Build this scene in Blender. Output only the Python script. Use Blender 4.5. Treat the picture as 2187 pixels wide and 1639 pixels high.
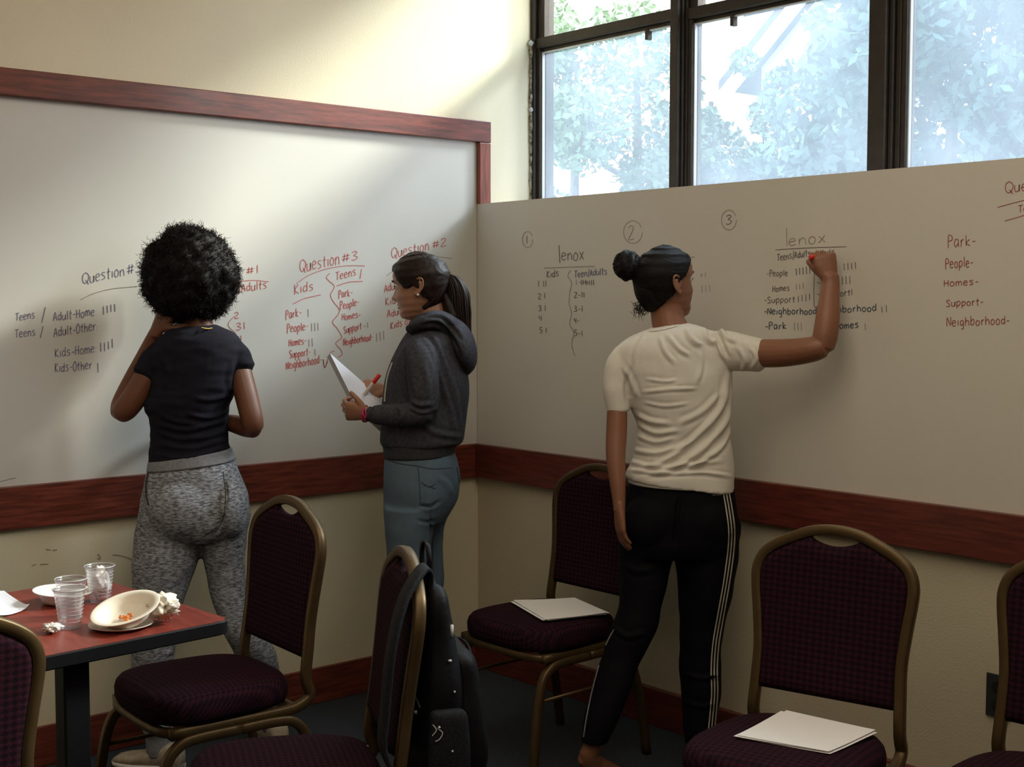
EXPOSURE = 0.0; SKY = 11.5; SUN = 10.0; FILL = 33.0
import bpy, bmesh, math, random
import numpy as np
from mathutils import Vector, Matrix
from mathutils.bvhtree import BVHTree
R_ = random.Random(7)
PI = math.pi
scene = bpy.context.scene
for o in list(bpy.data.objects): bpy.data.objects.remove(o)
COL = scene.collection

# ------------------------------------------------------------------ camera, sky, sun, exposure
FPX = 2825.8; YAW = math.radians(139.3949); PITCH = math.radians(-3.7087)
CAM = Vector((4.1392, -3.3583, 1.5))
cd = bpy.data.cameras.new('camera'); co = bpy.data.objects.new('camera', cd); COL.objects.link(co)
cd.sensor_width = 36.0; cd.lens = FPX / 2187 * 36.0; cd.clip_end = 200
FW = Vector((math.cos(YAW)*math.cos(PITCH), math.sin(YAW)*math.cos(PITCH), math.sin(PITCH)))
RT = Vector((math.sin(YAW), -math.cos(YAW), 0)); UP = RT.cross(FW)
FH = Vector((math.cos(YAW), math.sin(YAW), 0))
co.matrix_world = Matrix(((RT.x, UP.x, -FW.x, CAM.x), (RT.y, UP.y, -FW.y, CAM.y), (RT.z, UP.z, -FW.z, CAM.z), (0, 0, 0, 1)))
scene.camera = co
scene.view_settings.view_transform = 'Standard'; scene.view_settings.look = 'None'
scene.view_settings.gamma = 1.0; scene.view_settings.use_curve_mapping = False
scene.view_settings.exposure = EXPOSURE
scene.cycles.use_denoising = True
scene.cycles.max_bounces = 10; scene.cycles.diffuse_bounces = 5; scene.cycles.transparent_max_bounces = 16
scene.cycles.sample_clamp_indirect = 6.0
scene.cycles.caustics_reflective = False; scene.cycles.caustics_refractive = False

w = bpy.data.worlds.new('sky'); scene.world = w; w.use_nodes = True
nt = w.node_tree; nt.nodes.clear()
wo = nt.nodes.new('ShaderNodeOutputWorld'); bg = nt.nodes.new('ShaderNodeBackground')
tc = nt.nodes.new('ShaderNodeTexCoord'); sx = nt.nodes.new('ShaderNodeSeparateXYZ'); cr = nt.nodes.new('ShaderNodeValToRGB')
cr.color_ramp.elements[0].position = 0.0; cr.color_ramp.elements[0].color = (1.0, .97, .93, 1)
cr.color_ramp.elements[1].position = 0.7; cr.color_ramp.elements[1].color = (.82, .92, 1.0, 1)
nt.links.new(tc.outputs['Generated'], sx.inputs[0]); nt.links.new(sx.outputs[2], cr.inputs[0])
nt.links.new(cr.outputs[0], bg.inputs[0]); bg.inputs[1].default_value = SKY
nt.links.new(bg.outputs[0], wo.inputs[0])
sl = bpy.data.lights.new('sun', 'SUN'); sl.energy = SUN; sl.angle = math.radians(11); sl.color = (1.0, .95, .84)
so = bpy.data.objects.new('sun', sl); COL.objects.link(so); so.location = (5, 8, 9)
so.rotation_euler = Vector((-.40, -1.0, -.72)).to_track_quat('-Z', 'Y').to_euler()
# portals guide the daylight sampling through the window openings
for (x0, x1, z0, z1) in ((0.0, 1.7, 1.88, 3.3), (1.7, 3.42, 1.88, 3.3)):
    pl = bpy.data.lights.new('window_portal', 'AREA'); pl.shape = 'RECTANGLE'; pl.size = x1-x0; pl.size_y = z1-z0
    pl.cycles.is_portal = True
    po = bpy.data.objects.new('window_portal', pl); COL.objects.link(po); po.location = ((x0+x1)/2, .40, (z0+z1)/2)
    po.rotation_euler = Vector((0, -1, 0)).to_track_quat('-Z', 'Z').to_euler()

# unseen fill lamps added under the ceiling for soft light from above
for (x, y, pw_) in ((2.7, -1.7, FILL), (4.6, -3.8, FILL*.8), (2.4, -4.2, FILL*.35)):
    al = bpy.data.lights.new('ceiling_fill', 'AREA'); al.shape = 'RECTANGLE'; al.size = 2.2; al.size_y = 2.2; al.energy = pw_; al.color = (1.0, .86, .66)
    ao = bpy.data.objects.new('ceiling_fill', al); COL.objects.link(ao); ao.location = (x, y, 3.28)

# ------------------------------------------------------------------ coordinates
def P(px, py, d):
    "point of the room seen at (px,py) of the 2187x1639 frame, d metres deep along the view axis"
    return CAM + (FW + RT*((px-1093.5)/FPX) - UP*((py-819.5)/FPX)) * d
def PL(px, py, ax, v):
    "point on the axis-aligned plane ax = v"
    dr = FW + RT*((px-1093.5)/FPX) - UP*((py-819.5)/FPX)
    return CAM + dr * ((v-CAM[ax])/dr[ax])
def proj(co):
    d = np.asarray(co) - np.array(CAM)
    z = d @ np.array(FW)
    return 1093.5 + FPX*(d @ np.array(RT))/z, 819.5 - FPX*(d @ np.array(UP))/z, z

# ------------------------------------------------------------------ materials
def new_mat(name):
    m = bpy.data.materials.new(name); m.use_nodes = True
    return m, m.node_tree, m.node_tree.nodes['Principled BSDF']
def N(nt, t, **kw):
    n = nt.nodes.new(t)
    for k, v in kw.items():
        if k in n.inputs: n.inputs[k].default_value = v
        else: setattr(n, k, v)
    return n
def coords(nt, scale=(1, 1, 1), kind='Object'):
    t = nt.nodes.new('ShaderNodeTexCoord'); mp = nt.nodes.new('ShaderNodeMapping'); mp.inputs['Scale'].default_value = scale
    nt.links.new(t.outputs[kind], mp.inputs[0]); return mp.outputs[0]
def mat(name, col, rough=.6, metal=0, noise=0, nscale=8, col2=None, bump=0, bscale=60, stretch=(1, 1, 1), spec=.5, kind='Object', sub=0, lo=.35, hi=.65, detail=4, bdist=.002, sheen=0, trans=0, coat=0):
    m, nt, b = new_mat(name)
    b.inputs['Roughness'].default_value = rough; b.inputs['Metallic'].default_value = metal
    b.inputs['Specular IOR Level'].default_value = spec; b.inputs['Base Color'].default_value = (*col, 1)
    if sheen: b.inputs['Sheen Weight'].default_value = sheen; b.inputs['Sheen Roughness'].default_value = .4
    if coat: b.inputs['Coat Weight'].default_value = coat; b.inputs['Coat Roughness'].default_value = .15
    if sub: b.inputs['Subsurface Weight'].default_value = sub; b.inputs['Subsurface Radius'].default_value = (.012, .005, .003); b.inputs['Subsurface Scale'].default_value = .6
    if trans: b.inputs['Transmission Weight'].default_value = trans
    v = coords(nt, stretch, kind)
    if noise or col2:
        n = N(nt, 'ShaderNodeTexNoise', Scale=nscale, Detail=detail, Roughness=.6); nt.links.new(v, n.inputs['Vector'])
        r = nt.nodes.new('ShaderNodeValToRGB'); c2 = col2 or tuple(c*(1-noise) for c in col)
        r.color_ramp.elements[0].position = lo; r.color_ramp.elements[0].color = (*c2, 1)
        r.color_ramp.elements[1].position = hi; r.color_ramp.elements[1].color = (*col, 1)
        nt.links.new(n.outputs[0], r.inputs[0]); nt.links.new(r.outputs[0], b.inputs['Base Color'])
    if bump:
        n2 = N(nt, 'ShaderNodeTexNoise', Scale=bscale, Detail=5); nt.links.new(v, n2.inputs['Vector'])
        bp = N(nt, 'ShaderNodeBump', Strength=bump, Distance=bdist); nt.links.new(n2.outputs[0], bp.inputs['Height'])
        nt.links.new(bp.outputs[0], b.inputs['Normal'])
    return m
M = {}
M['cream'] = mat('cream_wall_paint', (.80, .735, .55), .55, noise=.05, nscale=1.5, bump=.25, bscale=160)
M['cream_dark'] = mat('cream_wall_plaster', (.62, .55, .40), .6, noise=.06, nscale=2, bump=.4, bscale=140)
M['ceiling'] = mat('ceiling_paint', (.78, .76, .70), .8, noise=.04, bump=.2)
M['board'] = mat('whiteboard_surface', (.70, .69, .655), .32, noise=.04, nscale=1.2, spec=.45, bump=.02, bscale=5)
M['board_b'] = mat('whiteboard_surface_warm', (.70, .665, .60), .38, noise=.05, nscale=1.0, spec=.4, bump=.02, bscale=5)
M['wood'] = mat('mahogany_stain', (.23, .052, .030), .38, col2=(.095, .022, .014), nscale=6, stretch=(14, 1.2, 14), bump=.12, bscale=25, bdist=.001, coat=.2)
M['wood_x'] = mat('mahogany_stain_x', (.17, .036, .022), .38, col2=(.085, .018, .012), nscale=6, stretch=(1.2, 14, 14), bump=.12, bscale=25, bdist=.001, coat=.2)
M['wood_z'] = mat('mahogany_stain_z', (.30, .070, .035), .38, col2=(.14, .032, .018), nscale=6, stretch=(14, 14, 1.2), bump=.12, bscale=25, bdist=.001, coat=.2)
M['carpet'] = mat('navy_carpet', (.040, .055, .078), .95, col2=(.009, .012, .020), nscale=260, bump=.6, bscale=300, detail=2)
M['bronze'] = mat('bronze_aluminium', (.045, .034, .028), .5, metal=.3, noise=.3, nscale=30)
M['chipped'] = mat('chipped_caulk', (.50, .46, .38), .8, col2=(.03, .025, .02), nscale=60, bump=.5, bscale=80)
M['alu'] = mat('glazing_bead', (.62, .64, .68), .4, metal=.3)
M['brass'] = mat('antique_gold_frame', (.115, .072, .030), .42, metal=.6, noise=.15, nscale=30, bump=.03, bscale=200)
M['black_edge'] = mat('black_rubber_edge', (.007, .007, .009), .5, noise=.2, spec=.2)
M['black_metal'] = mat('black_powder_coat', (.005, .005, .006), .6, spec=.2)
M['table'] = mat('cherry_laminate', (.24, .045, .030), .32, col2=(.16, .028, .020), nscale=9, stretch=(1, 6, 1), spec=.35, bump=.02, bscale=60)
M['paper'] = mat('white_paper', (.93, .91, .93), .75, noise=.02, nscale=20)
M['paper2'] = mat('white_paper_cool', (.76, .78, .88), .75, noise=.02, nscale=20)
M['pulp'] = mat('sugarcane_pulp', (.82, .76, .66), .7, noise=.05, nscale=30, bump=.1, bscale=200)
M['pulp_w'] = mat('white_pulp', (.84, .82, .80), .7, noise=.04, nscale=30, bump=.1, bscale=200)
M['food'] = mat('orange_sauce', (.85, .25, .04), .35, noise=.4, nscale=60)
M['food2'] = mat('dark_crust', (.05, .025, .015), .6, noise=.4, nscale=60)
M['steel'] = mat('dark_steel_plate', (.06, .065, .065), .35, metal=.6)
M['socket'] = mat('black_socket', (.012, .012, .012), .4)
M['red_ink'] = mat('red_marker_ink', (.66, .16, .15), .6, noise=.25, nscale=90)
M['red_ink2'] = mat('dark_red_marker_ink', (.42, .09, .09), .6, noise=.25, nscale=90)
M['blue_ink'] = mat('navy_marker_ink', (.21, .20, .33), .6, noise=.3, nscale=90)
M['dark_ink'] = mat('black_marker_ink', (.22, .185, .18), .6, noise=.3, nscale=90)
M['faint_ink'] = mat('faded_marker_ink', (.40, .34, .31), .6, noise=.3, nscale=90)
M['teal_ink'] = mat('teal_marker_ink', (.09, .12, .16), .6, noise=.3, nscale=90)
M['scuff'] = mat('scuff_mark', (.44, .38, .27), .7, noise=.3, nscale=50)

def clear_plastic(name='clear_plastic_cup'):
    m, nt, b = new_mat(name); out = nt.nodes['Material Output']
    tr = N(nt, 'ShaderNodeBsdfTransparent', Color=(.95, .95, .97, 1)); gl = N(nt, 'ShaderNodeBsdfGlossy', Roughness=.08)
    df = N(nt, 'ShaderNodeBsdfTranslucent', Color=(.9, .9, .93, 1)); lw = N(nt, 'ShaderNodeLayerWeight', Blend=.35)
    m1 = nt.nodes.new('ShaderNodeMixShader'); m1.inputs[0].default_value = .16
    m2 = nt.nodes.new('ShaderNodeMixShader'); mm = N(nt, 'ShaderNodeMath', operation='MULTIPLY'); mm.inputs[1].default_value = .75
    nt.links.new(tr.outputs[0], m1.inputs[1]); nt.links.new(df.outputs[0], m1.inputs[2])
    nt.links.new(lw.outputs[1], mm.inputs[0]); nt.links.new(mm.outputs[0], m2.inputs[0])
    nt.links.new(m1.outputs[0], m2.inputs[1]); nt.links.new(gl.outputs[0], m2.inputs[2]); nt.links.new(m2.outputs[0], out.inputs[0])
    return m
M['clear'] = clear_plastic()
def film(name, tint, haze, hazecol, cloud=.5):
    m, nt, b = new_mat(name); out = nt.nodes['Material Output']
    tr = N(nt, 'ShaderNodeBsdfTransparent', Color=(*tint, 1)); df = N(nt, 'ShaderNodeBsdfTranslucent', Color=(*hazecol, 1))
    gl = N(nt, 'ShaderNodeBsdfGlossy', Roughness=.05); gl.inputs[0].default_value = (.5, .5, .5, 1)
    mx = nt.nodes.new('ShaderNodeMixShader'); m2 = nt.nodes.new('ShaderNodeMixShader'); m2.inputs[0].default_value = .04
    v = coords(nt, (1, 1, .55)); n = N(nt, 'ShaderNodeTexNoise', Scale=2.2, Detail=3); nt.links.new(v, n.inputs['Vector'])
    mr = N(nt, 'ShaderNodeMapRange'); mr.inputs[1].default_value = .35; mr.inputs[2].default_value = .7
    mr.inputs[3].default_value = haze*(1-cloud); mr.inputs[4].default_value = haze
    nt.links.new(n.outputs[0], mr.inputs[0]); nt.links.new(mr.outputs[0], mx.inputs[0])
    nt.links.new(tr.outputs[0], mx.inputs[1]); nt.links.new(df.outputs[0], mx.inputs[2])
    nt.links.new(mx.outputs[0], m2.inputs[1]); nt.links.new(gl.outputs[0], m2.inputs[2]); nt.links.new(m2.outputs[0], out.inputs[0])
    return m
M['film'] = film('hazy_film_glass', (.60, .645, .69), .24, (.54, .64, .76))
M['glass'] = film('clear_window_glass', (.93, .96, .95), .02, (.9, .9, .9))

def fabric_pattern(name, base, dark, su, sv, style=0, rough=.85):
    m, nt, b = new_mat(name); b.inputs['Roughness'].default_value = rough; b.inputs['Specular IOR Level'].default_value = .08
    uv = nt.nodes.new('ShaderNodeTexCoord'); sp = nt.nodes.new('ShaderNodeSeparateXYZ'); nt.links.new(uv.outputs['UV'], sp.inputs[0])
    def math_(op, a, bb=None):
        n = nt.nodes.new('ShaderNodeMath'); n.operation = op
        for i, q in enumerate((a, bb)):
            if q is None: continue
            if isinstance(q, (int, float)): n.inputs[i].default_value = q
            else: nt.links.new(q, n.inputs[i])
        return n.outputs[0]
    a = math_('MULTIPLY', sp.outputs[0], su); c = math_('MULTIPLY', sp.outputs[1], sv)
    p = math_('SINE', math_('ADD', a, c)); q = math_('SINE', math_('SUBTRACT', a, c))
    d = math_('MULTIPLY', p, q)
    fr = math_('SINE', math_('MULTIPLY', c, 2.0))
    s = math_('ADD', math_('MULTIPLY', d, .85), math_('MULTIPLY', fr, .15))
    r = nt.nodes.new('ShaderNodeValToRGB'); r.color_ramp.elements[0].position = .35; r.color_ramp.elements[1].position = .62
    r.color_ramp.elements[0].color = (*dark, 1); r.color_ramp.elements[1].color = (*base, 1)
    ss = math_('ADD', math_('MULTIPLY', s, .5), .5); nt.links.new(ss, r.inputs[0]); nt.links.new(r.outputs[0], b.inputs['Base Color'])
    bp = N(nt, 'ShaderNodeBump', Strength=.35, Distance=.0015); nt.links.new(ss, bp.inputs['Height']); nt.links.new(bp.outputs[0], b.inputs['Normal'])
    return m
M['maroon'] = fabric_pattern('maroon_diamond_fabric', (.030, .008, .015), (.011, .0045, .0085), 185, 215)

# ------------------------------------------------------------------ mesh helpers
def link(name, me, m=None, parent=None, smooth=False, **props):
    if isinstance(me, bmesh.types.BMesh):
        d = bpy.data.meshes.new(name); me.to_mesh(d); me.free(); me = d
    o = bpy.data.objects.new(name, me); COL.objects.link(o)
    if m is not None:
        me.materials.clear(); me.materials.append(M[m] if isinstance(m, str) else m)
    if smooth: me.polygons.foreach_set('use_smooth', [True]*len(me.polygons))
    if parent is not None: o.parent = parent
    for k, v in props.items(): o[k] = v
    return o
def root(name, label, cat, loc=(0, 0, 0), rz=0, group=None):
    o = bpy.data.objects.new(name, None); COL.objects.link(o); o.location = loc; o.rotation_euler = (0, 0, rz)
    o.empty_display_size = .1; o['label'] = label; o['category'] = cat
    if group: o['group'] = group
    bpy.context.view_layer.update()
    return o
def tag(o, label, cat, group=None):
    o['label'] = label; o['category'] = cat
    if group: o['group'] = group
    return o
def box(bm, x0, x1, y0, y1, z0, z1, bev=0):
    r = bmesh.ops.create_cube(bm, size=1.0)
    for v in r['verts']:
        v.co = Vector(((x0+x1)/2 + v.co.x*(x1-x0), (y0+y1)/2 + v.co.y*(y1-y0), (z0+z1)/2 + v.co.z*(z1-z0)))
    if bev:
        es = list({e for v in r['verts'] for e in v.link_edges})
        bmesh.ops.bevel(bm, geom=es, offset=bev, segments=2, affect='EDGES', profile=.5)
    return r['verts']
def BM(): return bmesh.new()
def boxo(name, dims, m, parent=None, bev=0, **props):
    bm = BM(); box(bm, *dims, bev=bev); return link(name, bm, m, parent, **props)
def structo(name, dims, m, bev=0, label=None):
    o = boxo(name, dims, m, bev=bev, kind='structure')
    if label: o['label'] = label
    return o
def frames(pts):
    ts = []
    n = len(pts)
    for i in range(n):
        t = (pts[min(i+1, n-1)] - pts[max(i-1, 0)])
        ts.append(t.normalized() if t.length > 1e-9 else Vector((0, 0, 1)))
    return ts
def tube(bm, pts, rad, n=12, up=Vector((0, 0, 1)), exp=2.0, flat=1.0, caps=True, closed=False):
    "sweep a superellipse along pts; rad scalar or list; flat = ratio of second axis"
    pts = [Vector(p) for p in pts]; N_ = len(pts); ts = frames(pts)
    if closed:
        for i in range(N_): ts[i] = (pts[(i+1) % N_]-pts[i-1]).normalized()
    rad = [rad]*N_ if isinstance(rad, (int, float)) else rad
    u = up - ts[0]*up.dot(ts[0])
    if u.length < 1e-4: u = Vector((1, 0, 0)) - ts[0]*ts[0].x
    u.normalize(); rings = []
    for i in range(N_):
        u = u - ts[i]*u.dot(ts[i]); u.normalize(); v = ts[i].cross(u)
        ring = []
        for k in range(n):
            a = 2*PI*k/n; c, s = math.cos(a), math.sin(a)
            c = math.copysign(abs(c)**(2/exp), c); s = math.copysign(abs(s)**(2/exp), s)
            ring.append(bm.verts.new(pts[i] + u*(c*rad[i]) + v*(s*rad[i]*flat)))
        rings.append(ring)
    for i in range(N_ if closed else N_-1):
        a, b = rings[i], rings[(i+1) % N_]
        for k in range(n): bm.faces.new((a[k], a[(k+1) % n], b[(k+1) % n], b[k]))
    if caps and not closed:
        bm.faces.new(list(reversed(rings[0]))); bm.faces.new(rings[-1])
    return rings
def cr(pts, k=6):
    "Catmull-Rom resample of a list of tuples of any length"
    A = [np.array(p, float) for p in pts]; out = []
    for i in range(len(A)-1):
        p0 = A[i-1] if i else A[0]*2-A[1]; p1, p2 = A[i], A[i+1]; p3 = A[i+2] if i+2 < len(A) else A[-1]*2-A[-2]
        for j in range(k):
            t = j/k
            out.append(.5*((2*p1)+(p2-p0)*t+(2*p0-5*p1+4*p2-p3)*t*t+(3*p1-p0-3*p2+p3)*t**3))
    out.append(A[-1]); return out
def vcr(pts, k=6): return [Vector(p) for p in cr(pts, k)]
def loft(bm, rings, cap=True, closed=True):
    R = [[bm.verts.new(p) for p in r] for r in rings]; n = len(R[0])
    for a, b in zip(R[:-1], R[1:]):
        for k in range(n if closed else n-1): bm.faces.new((a[k], a[(k+1) % n], b[(k+1) % n], b[k]))
    if cap: bm.faces.new(list(reversed(R[0]))); bm.faces.new(R[-1])
    return R
def lathe(bm, prof, c=(0, 0, 0), n=40, cap0=False, cap1=False):
    c = Vector(c)
    R = [[bm.verts.new(c + Vector((r*math.cos(2*PI*k/n), r*math.sin(2*PI*k/n), z))) for k in range(n)] for r, z in prof]
    for a, b in zip(R[:-1], R[1:]):
        for k in range(n): bm.faces.new((a[k], a[(k+1) % n], b[(k+1) % n], b[k]))
    if cap0: bm.faces.new(list(reversed(R[0])))
    if cap1: bm.faces.new(R[-1])
def prism(bm, poly, z0, z1, bev=0):
    "vertical prism over a 2-D polygon"
    a = [bm.verts.new((x, y, z0)) for x, y in poly]; b = [bm.verts.new((x, y, z1)) for x, y in poly]; n = len(poly)
    bm.faces.new(list(reversed(a))); bm.faces.new(b)
    for k in range(n): bm.faces.new((a[k], a[(k+1) % n], b[(k+1) % n], b[k]))
def recalc(bm): bmesh.ops.recalc_face_normals(bm, faces=bm.faces); return bm
# ------------------------------------------------------------------ room shell
CEIL = 3.32
M['tan'] = mat('tan_wall_paint', (.42, .33, .20), .7, noise=.05)
LT = 1.874                                     # ledge height of the window wall
structo('floor', (-.3, 6.6, -5.6, .6, -.1, 0), 'carpet', label='dark navy carpet floor')
structo('ceiling', (-.3, 6.6, -5.6, .6, CEIL, CEIL+.1), 'ceiling')
structo('wall_left', (-.15, 0, -5.6, .36, 0, CEIL), 'cream', label='cream painted wall around the long whiteboard')
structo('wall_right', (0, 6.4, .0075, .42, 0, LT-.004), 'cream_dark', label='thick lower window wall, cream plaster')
structo('wall_near_right', (6.4, 6.55, -5.6, .6, 0, CEIL), 'tan')
structo('wall_near_left', (-.15, 6.55, -5.6, -5.45, 0, CEIL), 'tan')
structo('trim_3', (0, 6.4, .30, .42, 3.27, CEIL), 'bronze', label='bronze window head')
# rails and baseboards
def plank(name, dims, m, **k):
    return boxo(name, dims, m, bev=.003, **k)
plank('trim_1', (0.0, .022, -5.4, -.022, .777, .913), 'wood', kind='structure', label='dark red wooden rail under the left whiteboard')
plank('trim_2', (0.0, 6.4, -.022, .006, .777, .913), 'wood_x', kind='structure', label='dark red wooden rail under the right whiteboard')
plank('baseboard_left', (0.0, .016, -5.4, -.016, 0, .132), 'wood', kind='structure')
plank('baseboard_right', (0.0, 6.4, -.016, .006, 0, .132), 'wood_x', kind='structure')

# ------------------------------------------------------------------ whiteboards
wb1 = root('whiteboard', 'long white wall board with dark red wooden frame on the left wall', 'whiteboard', (0, -2, .913))
boxo('writing_surface', (0, .006, -3.4, 1.998, 0, 1.21), 'board', wb1)
plank('frame_top', (0, .030, -3.4, 2.055, 1.205, 1.289), 'wood', parent=wb1)
plank('frame_side', (0, .028, 1.998, 2.055, LT-.913, 1.204), 'wood_z', parent=wb1)
wb2 = root('whiteboard', 'frameless board below the windows covering the right wall', 'whiteboard', (0, 0, .913))
boxo('writing_surface', (0.0, 6.3, 0, .006, 0, LT-.913), 'board_b', wb2)
structo('trim_9', (0.0, 6.3, .006, .42, LT-.004, LT), 'board_b', label='painted ledge below the windows')

# ------------------------------------------------------------------ windows
YW = .30
bays = [(.022, .787), (.850, 1.640), (1.742, 2.53), (2.635, 3.42)]
structo('wall_back', (3.42, 6.4, .26, .42, LT, 3.27), 'tan', label='unseen tan wall added beside the windows')  # solid wall out of view, added instead of further bays to cut their daylight
ZB = 1.876
for i, (x0, x1) in enumerate(bays):
    dz = 0 if i != 1 else -.012
    wn = bpy.data.objects.new('window_%d' % (i+1), None); COL.objects.link(wn); wn['kind'] = 'structure'
    wn.location = ((x0+x1)/2, YW, ZB)
    ox, oz = -(x0+x1)/2, -ZB
    bpy.context.view_layer.update()
    def wb(nm, d, m, **k):
        return boxo(nm, (d[0]+ox, d[1]+ox, d[2], d[3], d[4]+oz, d[5]+oz), m, wn, **k)
    zt = 2.520+dz
    wb('transom_bar', (x0, x1, .0, .055, zt, zt+.042), 'bronze', bev=.004)
    wb('sash_rail', (x0, x1, .02, .05, zt-.014, zt), 'bronze', bev=.002)
    wb('bottom_rail', (x0, x1, .005, .055, ZB, ZB+.028), 'bronze', bev=.003)
    wb('side_stile', (x0, x0+.018, .005, .055, ZB+.028, zt), 'bronze', bev=.002)
    wb('side_stile', (x1-.012, x1, .005, .055, ZB+.028, zt), 'bronze', bev=.002)
    wb('side_stile', (x0, x0+.040, .010, .055, zt+.042, 3.27), 'bronze', bev=.002)
    wb('side_stile', (x1-.012, x1, .010, .055, zt+.042, 3.27), 'bronze', bev=.002)
    wb('glazing_bead', (x0+.018, x0+.023, .016, .03, ZB+.028, zt-.014), 'alu')
    wb('glazing_bead', (x0+.018, x1-.012, .018, .03, zt-.019, zt-.014), 'alu')
    g = wb('pane', (x0+.018, x1-.012, .034, .040, ZB+.028, zt-.014), 'film'); g['label'] = 'hazy film covered pane'
    g = wb('pane', (x0+.04, x1-.012, .034, .038, zt+.042, 3.27), 'glass'); g['label'] = 'clear upper pane'
    lx = x0+.205 if i == 1 else x1-.145
    wb('latch', (lx-.015, lx, .012, .034, zt-.05, zt-.012), 'bronze')
# mullions
prev = 0.0
for i, (x0, x1) in enumerate(bays):
    if i == 0:
        structo('trim_4', (0, x0, .29, .40, ZB, 3.27), 'bronze', label='bronze left window jamb')
        bm = BM()
        rr = random.Random(3)
        pts = []
        z = ZB
        while z < 2.56:
            pts.append((.006+rr.uniform(-.003, .003), .287, z)); z += .02
        tube(bm, pts, [.006+rr.uniform(-.003, .003) for _ in pts], n=6)
        link('trim_5', bm, 'chipped', kind='structure', label='chipped caulk line beside the window jamb')
        for (px, py, r) in ((1144, 90, .012), (1137, 233, .010)):
            bm = BM(); bmesh.ops.create_icosphere(bm, subdivisions=2, radius=r)
            for v in bm.verts: v.co = v.co*(1+rr.uniform(-.25, .25)) + Vector((.01, .284, PL(px, py, 1, .28).z))
            link('trim_6', bm, 'alu', kind='structure', label='white dab of filler on the window jamb')
    else:
        m0, m1 = bays[i-1][1], x0
        wdt = m1-m0
        bm = BM()
        box(bm, m0, m0+wdt*.62, .275, .37, ZB, 3.27, bev=.003)
        box(bm, m0+wdt*.66, m0+wdt*.80, .29, .37, ZB, 3.27, bev=.002)
        box(bm, m0+wdt*.84, m1, .30, .37, ZB, 3.27, bev=.002)
        box(bm, m0, m1, .32, .38, ZB, 3.27)
        link('trim_%d' % (i+6), bm, 'bronze', kind='structure', label='bronze window mullion')
# outlet
t = root('wall_outlet', 'dark steel double socket plate low on the wall behind the rightmost chair', 'outlet', (2.285, .006, .40))
boxo('cover_plate', (-.036, .036, -.006, 0, -.06, .06), 'steel', t, bev=.0015)
for s in (-1, 1):
    bm = BM(); tube(bm, [(0, -.0055, s*.026), (0, -.009, s*.026)], .017, n=24, up=Vector((1, 0, 0)))
    so_ = link('socket', bm, 'socket', t)
    for sx_ in (-1, 1): boxo('slot', (sx_*.006-.001, sx_*.006+.001, -.0098, -.009, s*.026-.004, s*.026+.005), 'steel', so_)

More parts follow.
